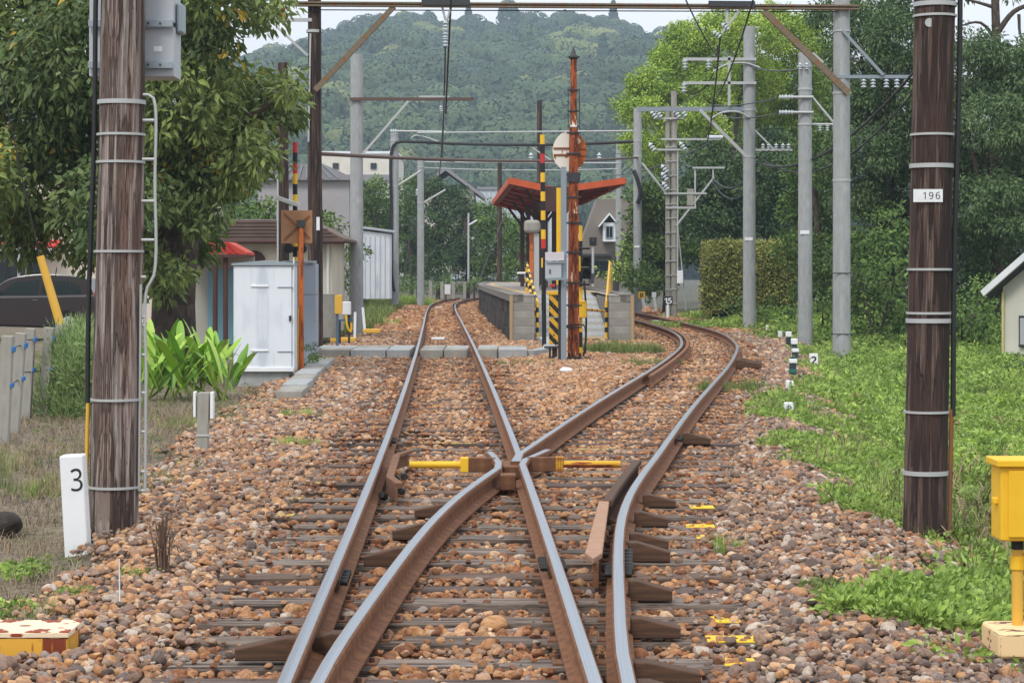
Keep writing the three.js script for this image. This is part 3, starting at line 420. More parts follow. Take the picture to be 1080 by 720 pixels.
const p790 = concretePole('tall concrete pole with two insulator arms in front of the bright green tree', 790.5, 341, 28, 62, 13.2, { bands: [63, 66, 88, 116, 165], tags: [252] });
for (const y of [63, 88]) { part(p790, 'cross_arm', beam(p790.L(720, y, 0.2), p790.L(797, y, 0.2), 0.07, 0.08), M.galv); }
part(p790, 'arm_post', beam(p790.L(768.5, 60, 0.2), p790.L(768.5, 112, 0.2), 0.07, 0.07), M.galv);
for (const [x, y] of [[722, 64], [747, 64], [721, 89]]) insulator(p790, p790.L(x, y, 0.2), hang, 1.5);
part(p790, 'cross_arm', beam(p790.L(672, 115, 0), p790.L(797, 115, 0), 0.12, 0.12), M.steelGrey); part(p790, 'arm_brace', beam(p790.L(738, 116, 0.1), p790.L(788, 166, 0.1), 0.09, 0.09), M.galv);
part(p790, 'pull_off_arm', tube([p790.L(752, 76, 0.2), p790.L(765, 69, 0.2), p790.L(785, 67, 0.2), p790.L(801, 72, 0.2)], 0.03), M.galv); part(p790, 'pull_off_arm', tube([p790.L(750, 125, 0.2), p790.L(762, 119, 0.2), p790.L(780, 119, 0.2), p790.L(790, 125, 0.2)], 0.03), M.galv);
part(p790, 'cross_arm', beam(p790.L(796, 158), p790.L(836, 158), 0.06, 0.06), M.galv); part(p790, 'arm_brace', rod(p790.L(796, 137), p790.L(817, 158), 0.03), M.galv); for (const x of [805, 811, 819, 826, 832]) insulator(p790, p790.L(x, 158.5), [0, 0, 0], 1.1);
const p849 = concretePole('concrete pole with short strain insulators and a white tag, second of the right hand row', 849.5, 371, 55, 53, 15, { bands: [70, 94, 103, 119, 131], tags: [245] });
for (const y of [103, 119]) { part(p849, 'cross_arm', rod(p849.L(822, y, 0.2), p849.L(857, y, 0.2), 0.035), M.galv); for (const x of [821, 828]) insulator(p849, p849.L(x, y, 0.2), lieR, 1.1); }
for (const x of [843, 850]) insulator(p849, p849.L(x, 74, 0.2), [0, 0, 0], 0.9); part(p849, 'arm_brace', rod(p849.L(855, 100), p849.L(880, 130), 0.03), M.galv); part(p849, 'terminal_box', rbox(0.35, 0.1, 0.2, 0.01, p849.X(862), p849.Y(62), 0, 0, 0, -0.75), M.galv); part(p849, 'cross_arm', rod(p849.L(848, 131), p849.L(884, 131), 0.03), M.galv); for (const x of [865, 873, 880]) insulator(p849, p849.L(x, 132), hang, 0.9);
const dG = 46, p887 = concretePole('thickest concrete pole, at the right end of the rusty overhead beam', 888, 379, -30, dG, 18.5, { bands: [98, 190] });
part(p887, 'cross_arm', beam(p887.L(882, 81.5, 0.15), p887.L(962, 81.5, 0.15), 0.07, 0.07), M.steelGrey); part(p887, 'arm_brace', beam(p887.L(887, 33, 0.22), p887.L(930, 80, 0.22), 0.06, 0.06), M.steelGrey); part(p887, 'steel_band', ring(V(0, p887.Y(33), 0), p887.r), M.galv);
for (const x of [910, 920, 934, 945, 955]) insulator(p887, p887.L(x, 93, 0.15), [0, 0, 0], 1.1);
for (const y of [288, 352]) part(p887, 'step_bolt', rod(V(-p887.r * 1.3, p887.Y(y), p887.r), V(p887.r * 1.6, p887.Y(y), p887.r), 0.012), M.steelDark);
const p673 = concretePole('grey concrete pole behind the platform, hung with dark cable loops', 672.5, 319, 114, 85, 9, { bands: [148, 165], tags: [260] });
part(p673, 'cable_loop', tube([p673.L(668, 180, 0.3), p673.L(672, 190, 0.35), p673.L(675, 205, 0.35), p673.L(672, 215, 0.3)], 0.09), M.cable); part(p673, 'arm_brace', rod(p673.L(677, 172), p673.L(702, 203), 0.05), M.galv);
const p651 = concretePole('far concrete pole behind the right end of the red canopy', 652.5, 300, 150, 120, 6.2, {});
part(p651, 'cross_arm', rod(p651.L(600, 152), p651.L(664, 152), 0.05), M.galv);
{ // twin-leg pole with hardware
  const d = 72, b = at(708, 331, d), o = thing('twin_leg_pole', 'twin leg pole crowded with insulators and brackets, above the sign numbered 15', 'utility pole', null, b), X = (x) => XA(x, d) - b.x, Y = (y) => EYE - (y - HORIZON) * d / FOCAL - b.y, L = (x, y, z = 0) => V(X(x), Y(y), z);
  part(o, 'leg', rod(L(711, 333), L(711, 96), 0.11, 0.1, 14), M.concreteWarm); part(o, 'leg', rod(L(704.5, 333), L(704.5, 112), 0.085, 0.08, 14), M.concreteWarm);
  for (let y = 320; y > 150; y -= 15) part(o, 'batten', beam(L(701.5, y, 0.12), L(714, y, 0.12), 0.025, 0.025), M.galv);
  for (const [y, x0, x1] of [[125, 690, 722], [147, 697, 760], [158, 690, 725], [204, 700, 745], [177, 730, 764]]) part(o, 'cross_arm', beam(L(x0, y, 0.15), L(x1, y, 0.15), 0.06, 0.06), M.galv);
  for (const [x, y] of [[692, 125], [697, 124], [716, 124], [723, 123], [690, 159], [722, 158], [703, 182], [703, 190], [704, 200]]) insulator(o, L(x, y, 0.2), [0, 0, 0.6], 1.7);
  part(o, 'strain_insulator', rod(L(746, 145, 0.15), L(762, 145, 0.15), 0.07), M.porcelain);
  part(o, 'frame_post', beam(L(733, 178, 0.1), L(733, 220, 0.1), 0.05, 0.05), M.galv); part(o, 'frame_post', beam(L(752, 178, 0.1), L(752, 188, 0.1), 0.05, 0.05), M.galv); part(o, 'arm_brace', beam(L(713, 238, 0.1), L(753, 187, 0.1), 0.06, 0.06), M.galv); part(o, 'frame_rail', beam(L(702, 219, 0.1), L(734, 219, 0.1), 0.07, 0.07), M.galv);
  part(o, 'grey_panel', rbox(0.22, 0.55, 0.12, 0.01, X(728), Y(208), 0.1), M.concreteWarm); part(o, 'meter_box', rbox(0.2, 0.42, 0.15, 0.01, X(717), Y(292), 0.1), M.whitePaint);
  part(o, 'guy_wire', rod(L(714, 230), L(724, 328), 0.02), M.galv); part(o, 'conduit', rod(L(714.5, 300, 0.1), L(714.5, 160, 0.1), 0.03), M.galv);
}
// gantry
const gp = at(332.5, 371, dG);
{
  const P = woodPoleThing('wooden_utility_pole', 'slender dark wooden pole at the left end of the rusty overhead beam', null, gp, [-0.003, 0], 0.165, 0.135, 8, M.poleDark), L = (x, y, z = 0) => V(XA(x, dG) - gp.x, EYE - (y - HORIZON) * dG / FOCAL - gp.y, z);
  part(P, 'cross_arm', beam(L(256, 21.5, 0.1), L(330, 21.5, 0.1), 0.06, 0.07), M.galv); part(P, 'arm_brace', beam(L(289, 26, 0.1), L(325, 59, 0.1), 0.05, 0.05), M.galv); part(P, 'steel_band', ring(L(330.5, 33), 0.15, 0.06), M.galv); part(P, 'insulator', place(clean(new THREE.SphereGeometry(0.06, 12, 8)), ...L(326, 101, 0.18).toArray()), M.porcelain); part(P, 'red_insulator', rod(L(298, 20, 0.1), L(300, 8, 0.1), 0.05, 0.03), M.red); part(P, 'conduit', rod(L(328, 36, 0.16), L(326, 150, 0.18), 0.02), M.galv); part(P, 'white_tag', rbox(0.07, 0.28, 0.01, 0.003, ...L(336, 236, 0.17).toArray()), M.whitePaint);
  const o = thing('overhead_beam', 'long rusty steel beam spanning the tracks at the top of the picture', 'gantry beam', null, V(0, 0, -dG)), B = (x, y, z = 0.2) => V(XA(x, dG), EYE - (y - HORIZON) * dG / FOCAL, z);
  part(o, 'top_chord', beam(B(313, 3.8), B(905, 7.5), 0.16, 0.035), M.rustBeam); part(o, 'web', beam(B(313, 5.4), B(905, 9), 0.02, 0.1), M.rustBeam); part(o, 'bottom_chord', beam(B(313, 7), B(905, 10.8), 0.16, 0.03), M.rustBeam);
  part(o, 'brace', beam(B(416, 8), B(333, 96), 0.1, 0.11), M.rustBeam); part(o, 'brace', beam(B(804, 12), B(894, 99), 0.1, 0.13), M.rustBeam);
  part(o, 'splice_plate', beam(B(445, 4, 0.3), B(496, 4.4, 0.3), 0.03, 0.12), M.steelDark); part(o, 'splice_plate', beam(B(746, 5.6, 0.3), B(795, 6, 0.3), 0.03, 0.12), M.steelDark);
  part(o, 'cable', rod(B(330, 11.5), B(882, 13.5), 0.012), M.cable);
  part(o, 'hanger', beam(B(766, 9), B(766, 26), 0.06, 0.06), M.galv); part(o, 'hanger', beam(B(780, 11), B(760, 36), 0.05, 0.05), M.galv); insulator(o, B(759, 40), [0, 0, 0.9], 1.1); insulator(o, B(768, 32), [0, 0, 0.9], 1.1);
  part(o, 'hanger', rod(B(466, 6), B(470, 22), 0.025), M.galv); part(o, 'hanger', rod(B(477, 6), B(471, 24), 0.025), M.galv); for (const y of [33, 41, 50]) insulator(o, B(470, y), [0, 0, 0], 1.15);
}
// wires: label, start, end, sag, radius
{
  const w = (label, a, b, sag, r = 0.012, m = M.wire) => solo('overhead_wire', label, 'wire', 'overhead wires', tube(sagging(a, b, sag), r, 24, 5), m);
  w('contact wire dropping from the overhead beam above the left track', at(470, 30, dG), at(466, 170, 95), 0.5, 0.02, M.cable);
  w('slack black jumper cable beside the left contact wire insulators', at(476, -10, dG - 2), at(470, 120, 58), -0.1, 0.025, M.cable);
  w('thin wire from the left cantilever to the far slim pole', at(468, 118, 58), at(462, 190, 107), 0.4, 0.022);
  w('wire slanting from the frame top to the two insulator arms on the right', at(718, -12, 40), at(757, 60, 62), 0.1, 0.016, M.cable);
  w('second slanting wire right of the beam hanger', at(800, -20, 42), at(752, 110, 62), 0.3, 0.02, M.cable);
  w('wire dropping from the right beam hanger to the low insulator arm', at(760, 38, dG), at(746, 150, 72), 0.3, 0.022, M.cable);
  w('wire between upper strain insulators of the two right hand concrete poles', at(797, 72, 62), at(842, 73, 53), 0.05, 0.02);
  w('upper wire leaving the short strain insulators towards the left', at(820, 103, 53), at(745, 110, 72), 0.1, 0.018);
  w('lower wire leaving the short strain insulators towards the left', at(820, 119, 53), at(760, 122, 72), 0.1, 0.018);
  w('thick cable swooping behind the thickest concrete pole', at(985, 50, 40), at(800, 172, 62), 0.8, 0.03, M.cable);
  w('cable sagging from the right pole to the white insulator row', at(990, 62, 40), at(802, 166, 62), 1.1, 0.022, M.cable);
  w('low sagging cable in front of the dark trees on the right', at(800, 172, 62), at(752, 188, 72), 0.5, 0.03, M.cable);
  w('lowest sagging cable towards the twin leg pole bracket', at(804, 178, 62), at(752, 192, 72), 0.7, 0.025, M.cable);
  w('rusty messenger cable crossing from the slender pole past the rusty disc', at(334, 162, dG), at(673, 166, 85), 0.15, 0.045, M.armBrown);
  w('dark cable bundle crossing above the red canopy', at(470, 151, 94), at(672, 149, 85), 0.1, 0.07, M.cable);
  w('pale tie wire crossing high above the canopy', at(440, 140, 95), at(668, 138, 86), 0.0, 0.035, M.galv);
  w('pale cross wire just above the canopy', at(446, 171, 107), at(652, 172, 118), 0.0, 0.05, M.galv);
  w('second pale cross wire above the canopy', at(446, 177, 107), at(652, 178, 118), 0.1, 0.04, M.galv);
  w('guy wire running down to the far left end of the platform', at(540, 205, 100), at(503, 302, 95), 0, 0.02);
  w('contact wire above the far platform on the right', at(750, 150, 72), at(640, 185, 120), 0.3, 0.03);
  w('slack dropper loop at the lower insulator arm', at(722, 96, 62), at(756, 70, 62), 0.35, 0.02, M.cable);
  w('thin wire hanging in front of the cherry tree towards the yellow guard', at(-8, 40, 29), at(41, 268, 30.5), 0.05, 0.009);
  for (const [i, x] of [560, 610, 632].entries()) { const o = thing('wire_insulator', ['pale insulator on the cross wires left of the rusty disc', 'pale insulator on the cross wires at the rusty disc', 'pale insulator on the cross wires right of the rusty disc'][i], 'insulator', 'insulators on the far cross wires', at(x, 170 + (i % 2) * 8, 110)); share(o, 'discs', insulatorG, M.porcelain).scale.setScalar(2); }
}

// ------------------------------------------------------------------ platform and canopy
{
  const o = thing('station_platform', 'concrete island platform between the tracks with a central ramp at its near end', 'platform'), top = 1.1, near = 53;
  const eL = (d) => offset(cA, d, half + 1.06).x, eR = (d) => offset(cB, d, -half - 1.06).x, rl = 0.55, rR = 2.36, rampTop = 62;
  const strip = (f0, f1, y0, y1, d0, d1, n = 24) => { const pos = [], uv = []; for (let i = 0; i < n; i++) { const a = lerp(d0, d1, i / n), b = lerp(d0, d1, (i + 1) / n), ya = lerp(y0, y1, i / n), yb = lerp(y0, y1, (i + 1) / n), v = [[f0(a), ya, a], [f1(a), ya, a], [f1(b), yb, b], [f0(a), ya, a], [f1(b), yb, b], [f0(b), yb, b]]; for (const [x, y, d] of v) { pos.push(x, y, -d); uv.push(x, d); } } const g = new THREE.BufferGeometry(); g.setAttribute('position', new THREE.Float32BufferAttribute(pos, 3)); g.setAttribute('uv', new THREE.Float32BufferAttribute(uv, 2)); g.computeVertexNormals(); return g; };
  part(o, 'deck', strip(eL, eR, top, top, rampTop, 150, 50), M.asphalt); part(o, 'flank_deck', strip(eL, () => rl, top, top, near, rampTop), M.asphalt); part(o, 'flank_deck', strip(() => rR, eR, top, top, near, rampTop), M.asphalt);
  part(o, 'coping', sweep([...Array(80)].map((_, i) => { const d = near + i * 1.2; return V(eL(d), 0, -d); }), [[-0.05, top - 0.14], [-0.05, top + 0.03], [0.3, top + 0.03], [0.3, top - 0.14]].reverse()), M.concreteDirty);
  part(o, 'coping', sweep([...Array(40)].map((_, i) => { const d = near + i * 1.2; return V(eR(d), 0, -d); }), [[-0.3, top - 0.14], [-0.3, top + 0.03], [0.05, top + 0.03], [0.05, top - 0.14]].reverse()), M.concreteDirty);
  const yl = std(0xffffff, 0.8, 0, { map: texture(128, 128, (u, v) => mix3(hex(0xc9a55a), hex(0x9a8f80), smooth(fbm(u * 10, v * 10, 4, 10), 0.45, 0.6)), [0.6, 0.6]) });
  part(o, 'yellow_edge_line', strip((d) => eL(d) + 0.5, (d) => eL(d) + 0.72, top + 0.006, top + 0.006, near + 4, 140), yl); part(o, 'yellow_edge_line', strip((d) => eR(d) - 0.72, (d) => eR(d) - 0.5, top + 0.006, top + 0.006, near + 8, 130), yl);
  // wall blocks
  const bl = new RoundedBoxGeometry(0.22, 1, 1, 1, 0.02); const R = rngOf(301);
  for (const [f, s] of [[eL, 1], [eR, -1]]) for (let d = near + 0.5; d < (s > 0 ? 104 : 76); d += d < 75 ? 0.75 : 1.5) { const st = d < 75 ? 0.75 : 1.5; for (let k = 0; k < 3; k++) { const q = share(o, 'wall_block', bl, M.darkStone[Math.floor(R() * 3)]); const e = (k % 2) * 0.3, x0 = f(d + e), sl = (f(d + e + 0.3) - f(d + e - 0.3)) / 0.6; q.position.set(x0 + s * (0.12 + rr(-0.012, 0.012, R)), 0.11 + k * 0.325, -(d + e + st / 2 - 0.35)); q.rotation.y = -sl; q.scale.set(1, 0.318, st - 0.012); } }
  part(o, 'core', [strip((d) => eL(d) + 0.2, (d) => eL(d) + 0.21, 0.9, 0.9, near + 0.1, 150, 40)], M.concreteDirty);
  const trim = std(0xa08a68, 0.9);
  // end flanks: courses of concrete, slightly battered
  for (const [x0, x1] of [[eL(near), rl], [rR, eR(near)]]) for (let k = 0; k < 6; k++) { const q = part(o, 'end_block', rbox(x1 - x0 - 0.006, 0.182, 0.35, 0.012), k % 2 ? M.concreteWarm : M.asphalt); q.position.set((x0 + x1) / 2, 0.085 + k * 0.185, -(near + 0.02 + k * 0.035)); }
  part(o, 'corner_trim', rod(V(eL(near), 0, -near + 0.16), V(eL(near), top, -near - 0.02), 0.05, 0.05, 6), trim); part(o, 'corner_trim', rod(V(eR(near), 0, -near + 0.16), V(eR(near), top, -near - 0.02), 0.05, 0.05, 6), trim);
  // ramp boards
  const N = 15; for (let k = 0; k < N; k++) { const a = k / N, b = (k + 1) / N, d = lerp(near, rampTop, (a + b) / 2), y = lerp(0.06, top, (a + b) / 2), L = Math.hypot((rampTop - near) / N, (top - 0.06) / N); const q = part(o, 'ramp_slab', rbox(rR - rl - 0.02, 0.1, L - 0.012, 0.01), k % 2 ? M.concrete : M.concreteWarm); q.position.set((rl + rR) / 2, y - 0.05, -d); q.rotation.x = Math.atan2(top - 0.06, rampTop - near); }
  part(o, 'ramp_side', [box(0.06, 1.05, rampTop - near, rl - 0.03, 0.52, -(near + rampTop) / 2 - 0.1)], M.concreteDirty); part(o, 'ramp_side', [box(0.06, 1.05, rampTop - near, rR + 0.03, 0.52, -(near + rampTop) / 2 - 0.1)], M.concreteDirty);
  part(o, 'yellow_threshold', box(rR - rl, 0.012, 0.35, (rl + rR) / 2, top + 0.008, -rampTop - 0.4), yl); part(o, 'yellow_threshold', box(rR - rl - 0.1, 0.03, 0.3, (rl + rR) / 2, 0.08, -near + 0.25), yl);
  // striped handrails
  const stripes = (o2, a, b, r, n) => { for (let i = 0; i < n; i++) part(o2, i % 2 ? 'black_band' : 'yellow_band', rod(a.clone().lerp(b, i / n), a.clone().lerp(b, (i + 1) / n), r, r, 8), i % 2 ? M.black : M.yellow); };
  for (const [x, label, bar] of [[rl + 0.07, 'yellow and black striped handrail on the left side of the platform ramp', true], [rR - 0.07, 'handrail with a striped end post on the right side of the platform ramp', false]]) {
    const h = thing('ramp_handrail', label, 'handrail', 'handrails of the platform ramp'); const hx = (d) => x + (bar ? -0.2 : 0.5) * (d - near) / (rampTop - near), f = (d) => lerp(0.06, top, clamp((d - near) / (rampTop - near), 0, 1)), post = (d) => [V(hx(d), f(d), -d), V(hx(d), f(d) + 0.85, -d)];
    stripes(h, ...post(near + 0.2), 0.04, 7); for (const d of [near + 3, near + 6, rampTop]) bar ? stripes(h, ...post(d), 0.035, 6) : part(h, 'post', rod(...post(d), 0.035), M.yellowPale);
    for (const e of [0.85, 0.45]) { const a = V(hx(near + 0.2), f(near + 0.2) + e, -near - 0.2), b = V(hx(rampTop), f(rampTop) + e, -rampTop - 0.2); if (bar) stripes(h, a, b, 0.035, 14); else part(h, 'rail', rod(a, b, 0.03), M.yellowPale); }
  }
  { const g = solo('chain_barrier', 'short striped bar from the yellow box to the right handrail', 'barrier', null, rod(at(617, 326, 44), V(rR - 0.1, 0.72, -near - 0.1), 0.03), M.yellowRust); }
  // butterfly canopy
  const cN = 68, cF = 89, c = thing('butterfly_canopy', 'red steel butterfly canopy with two upswept wings over the platform', 'canopy');
  const lean = (d) => -0.033 * (d - cN), oL = XA(537, cN), oR = XA(659.5, cN), mid = XA(586, cN), yH = EYE + (HORIZON - 191) * cN / FOCAL, yL = yH - 0.34;
  for (const [x, w] of [[oL, 'left'], [oR, 'right']]) {
    const a = V(x, yH, -cN), b = V(mid, yL, -cN), e = V(x + lean(cF), yH, -cF), f = V(mid + lean(cF), yL, -cF);
    const n = 14; for (let i = 0; i < n; i++) { const t0 = i / n, t1 = (i + 0.93) / n, P0 = a.clone().lerp(b, t0), P1 = a.clone().lerp(b, t1), Q0 = e.clone().lerp(f, t0), Q1 = e.clone().lerp(f, t1), up = i % 2 ? 0.0 : 0.035; const m0 = P0.clone().lerp(P1, 0.5).add(V(0, up, 0)), m1 = Q0.clone().lerp(Q1, 0.5).add(V(0, up, 0)); const wd = P0.distanceTo(P1), ang = Math.atan2(b.y - a.y, b.x - a.x), L = m0.distanceTo(m1); const g = boxUV(new THREE.BoxGeometry(wd, 0.03, L)); const q = part(c, 'roof_sheet', g, M.canopyRed); q.position.copy(m0.lerp(m1, 0.5)); q.rotation.order = 'YZX'; q.rotation.y = Math.atan2(0.033, 1); q.rotation.z = x < mid ? ang : ang + Math.PI; }
    { const g = new THREE.BufferGeometry(), U = (v) => v.clone().add(V(0, 0.05, 0)), vs = [a, b, f, a, f, e].map(U); g.setAttribute('position', new THREE.Float32BufferAttribute(vs.flatMap((v) => v.toArray()), 3)); g.setAttribute('uv', new THREE.Float32BufferAttribute([0, 0, 2, 0, 2, 21, 0, 0, 2, 21, 0, 21], 2)); g.computeVertexNormals(); part(c, 'roof_deck', g, M.canopyRed); }
    part(c, 'eave_fascia', beam(a, e, 0.06, 0.2), M.canopyEdge); part(c, 'end_fascia', beam(a.clone().add(V(0, 0.02, 0.03)), b.clone().add(V(0, 0.05, 0.03)), 0.05, 0.2), M.canopyEdge); part(c, 'end_fascia', beam(e, f, 0.05, 0.2), M.canopyEdge);
    for (let k = 1; k < 6; k++) { const t = k / 6; part(c, 'purlin_bracket', beam(a.clone().lerp(e, t).lerp(b.clone().lerp(f, t), 0.12).add(V(0, -0.1, 0)), b.clone().lerp(f, t).add(V(0, -0.12, 0)), 0.08, 0.1), M.canopyRed); }
  }
  part(c, 'valley_beam', beam(V(mid, yL - 0.1, -cN), V(mid + lean(cF), yL - 0.1, -cF), 0.25, 0.18), M.brownSteel);
  part(c, 'end_panel', rbox(0.78, 0.78, 0.1, 0.01, mid + 0.03, EYE + (HORIZON - 210) * cN / FOCAL, -cN + 0.14), M.brownSteel);
  for (let k = 0; k < 4; k++) { const d = cN + 1 + k * 6, x = mid + lean(d); for (const s of [-0.32, 0.32]) part(c, 'column', box(0.16, yL - top, 0.16, x + s, (yL + top) / 2, -d), M.brownSteel); part(c, 'column_brace', beam(V(x - 0.9, yL + 0.1, -d), V(x - 0.3, yL - 0.7, -d), 0.1, 0.1), M.brownSteel); part(c, 'column_brace', beam(V(x + 0.9, yL + 0.1, -d), V(x + 0.3, yL - 0.7, -d), 0.1, 0.1), M.brownSteel); }
  // things on the platform
  const b1 = thing('yellow_pillar', 'orange and silver vertical pillar with a small hood left of the canopy columns', 'pillar', null, V(XA(563, 66), top, -66)); part(b1, 'orange_side', box(0.12, 1.75, 0.12, -0.07, 0.875, 0), M.orangePost); part(b1, 'silver_side', box(0.16, 1.75, 0.1, 0.08, 0.875, -0.02), M.galv); part(b1, 'hood', rbox(0.5, 0.4, 0.35, 0.12, -0.05, 1.95, 0), M.concreteWarm); part(b1, 'shelf', rbox(0.42, 0.06, 0.3, 0.01, -0.3, 0.55, 0), M.whitePaint);
  const sg = thing('signal_post', 'slim grey post with a small black signal head beyond the platform ramp', 'signal', null, at(625.5, 302, 66)); const hh = 0.75; part(sg, 'post', rod(V(0, 0, 0), V(0, 1.3, 0), 0.04), M.galv); part(sg, 'signal_head', rbox(0.22, 0.26, 0.16, 0.02, 0.0, 1.36, 0), M.black); part(sg, 'lower_box', rbox(0.16, 0.3, 0.14, 0.02, -0.05, 0.25, 0), M.steelDark); part(sg, 'lens', place(clean(new THREE.CylinderGeometry(0.05, 0.05, 0.03, 14)), 0, 1.4, 0.09, Math.PI / 2), M.steelDark);
}
// boarded crossing in front of the platform
{
  const o = thing('boarded_crossing', 'concrete slab footpath crossing the left track in front of the platform', 'crossing'), r = rngOf(8);
  const cols = [[-3.9, -3.15], [-3.14, -2.45], [-2.44, cA(44) - half - 0.08], [cA(44) - half + 0.1, cA(44) - 0.005], [cA(44) + 0.005, cA(44) + half - 0.1], [cA(44) + half + 0.08, -0.28], [-0.27, 0.3]];
  for (const [a, b] of cols) for (const z of [42.9, 44.1]) { const q = part(o, 'slab', rbox(b - a - 0.012, 0.2, 1.18, 0.015), r() < 0.5 ? M.concreteWarm : M.concrete); q.position.set((a + b) / 2, 0.07 + rr(-0.008, 0.008, r), -z); q.rotation.y = rr(-0.01, 0.01, r); }
  part(o, 'curved_kerb', sweep([V(0.3, 0, -43.2), V(0.5, 0, -43.7), V(0.75, 0, -45.2), V(0.85, 0, -48), V(0.75, 0, -52.6)], [[-0.12, -0.05], [-0.12, 0.12], [0.12, 0.12], [0.12, -0.05]].reverse()), M.concrete);
  for (const [i, [x, d, l]] of [[462, 53, 'flat white board lying between the rails beyond the boarded crossing'], [463, 100, 'flat white board on the far left track before its bend'], [693, 72, 'left of two flat white boards on the right track'], [706, 70, 'right of two flat white boards on the right track']].entries()) solo('white_board', l, 'board', 'white boards lying on the track', rbox(i < 2 ? 0.32 : 0.35, 0.05, 0.4, 0.01, XA(x, d), 0.06, -d), M.whitePaint);
}
// ------------------------------------------------------------------ crossing equipment in front of the platform
const onGround = (px, d) => V(XA(px, d), height(XA(px, d), d), -d);
function striped(o, a, b, r, n, seg = 10) { for (let i = 0; i < n; i++) part(o, i % 2 ? 'black_band' : 'yellow_band', rod(a.clone().lerp(b, i / n), a.clone().lerp(b, (i + 1) / n), r, r, seg), i % 2 ? M.black : M.yellow); }
function gearAt(d) { const Y = (py) => EYE - (py - HORIZON) * d / FOCAL, L = (x, y, z = 0) => V(XA(x, d), Y(y), -d + z); return { Y, L, k: d / FOCAL }; }
{
  const d = 41.2, { L, Y, k } = gearAt(d), o = thing('rusty_signal_mast', 'tall rust red mast with a pointed cap and a peeling round disc', 'signal mast');
  part(o, 'lower_pole', rod(L(605, 382), L(605, 225), 6.2 * k, 5.4 * k, 20), M.rustMast); part(o, 'middle_pole', rod(L(605, 225), L(605, 134), 5.2 * k, 4.6 * k, 18), M.rustMast); part(o, 'upper_pole', rod(L(605, 134), L(605, 62), 3.6 * k, 3.3 * k, 16), M.rustMast);
  part(o, 'pointed_cap', place(lathe([[0, 0], [4.6 * k, 0], [4.8 * k, 2 * k], [3.6 * k, 4 * k], [2.8 * k, 5 * k], [0.6 * k, 12 * k], [0, 13 * k]], 16), ...L(605, 62).toArray()), M.steelDark);
  const clampR = (y) => (y > 225 ? 6.2 : y > 134 ? 5.3 : 3.8) * k;
  for (const y of [60, 95, 117, 133, 140, 162, 184, 208, 235, 266, 298, 322, 345]) { const c = part(o, 'clamp', ring(L(605, y), clampR(y), 1.8 * k, 0.012), y === 133 || y === 184 ? M.whitePaint : M.steelDark); part(c, 'clamp_bolt', rod(L(605 - clampR(y) / k - 2.5, y, 0.03), L(605 + clampR(y) / k + 2.5, y, 0.03), 0.018, 0.018, 6), M.steelDark); }
  part(o, 'junction_sleeve', rod(L(605, 192), L(605, 182), 7 * k, 7 * k, 16), M.steelDark);
  for (const x of [599.2, 611]) part(o, 'side_wire', rod(L(x, 94, 0.05), L(x, 136, 0.05), 0.008), M.steelDark);
  const disc = clean(new THREE.CylinderGeometry(19 * k, 19 * k, 0.04, 36)); { const p = disc.attributes.position, uv = disc.attributes.uv; for (let i = 0; i < p.count; i++) uv.setXY(i, p.getX(i) / (38 * k) + 0.5, p.getZ(i) / (38 * k) + 0.5); } disc.scale(0.95, 1, 1.12);
  part(o, 'round_disc', place(disc, ...L(601, 159, -0.14).toArray(), Math.PI / 2), M.rustDisc);
  part(o, 'disc_strap', rbox(34 * k, 2 * k, 0.02, 0.004, ...L(601, 163, -0.11).toArray()), M.rustBrown); part(o, 'disc_strap', rbox(34 * k, 2 * k, 0.02, 0.004, ...L(601, 156, -0.11).toArray()), M.rustBrown);
  part(o, 'foot_bracket', rbox(14 * k, 2 * k, 0.14, 0.008, ...L(605, 377, 0.1).toArray()), M.black); part(o, 'foot_bolt', rod(L(600, 381, 0.12), L(600, 372, 0.12), 0.02), M.black); part(o, 'foot_bolt', rod(L(612, 381, 0.12), L(612, 372, 0.12), 0.02), M.black); part(o, 'conduit_loop', tube([L(596, 376, 0.2), L(596, 345, 0.2), L(598, 343, 0.2), L(616, 343, 0.2), L(617, 346, 0.2), L(617, 372, 0.2)], 0.018, 30), M.black);
}
{
  const d = 40.6, { L, Y, k } = gearAt(d), o = thing('grey_control_post', 'grey steel post carrying a grey control box with a white panel', 'control box');
  part(o, 'post', beam(L(594.5, 383), L(594.5, 176), 6 * k, 0.1), M.steelGrey); part(o, 'side_channel', beam(L(590.5, 383, -0.06), L(590.5, 272, -0.06), 2 * k, 0.06), M.steelDark);
  part(o, 'control_box', rbox(17 * k, 19 * k, 0.25, 0.012, ...L(583.5, 285, 0.02).toArray()), M.boxGrey); part(o, 'panel', rbox(20 * k, 9 * k, 0.2, 0.008, ...L(585, 270.5, 0.02).toArray()), std(0xc9c3c8, 0.5)); part(o, 'bracket', beam(L(576, 294.5, 0.16), L(598, 293.5, 0.16), 0.03, 0.05), M.steelGrey); part(o, 'bracket', beam(L(576, 276.5, 0.16), L(598, 276.5, 0.16), 0.03, 0.03), M.steelGrey); part(o, 'latch', rbox(0.02, 0.08, 0.02, 0.004, ...L(580, 286, 0.16).toArray()), M.steelDark);
  const y = solo('yellow_pipe', 'upright yellow pipe standing just left of the grey control post', 'pipe', null, rod(at(589.5, 300, 43.5), at(589.5, 198, 43.5), 0.05, 0.05, 12), M.yellow);
}
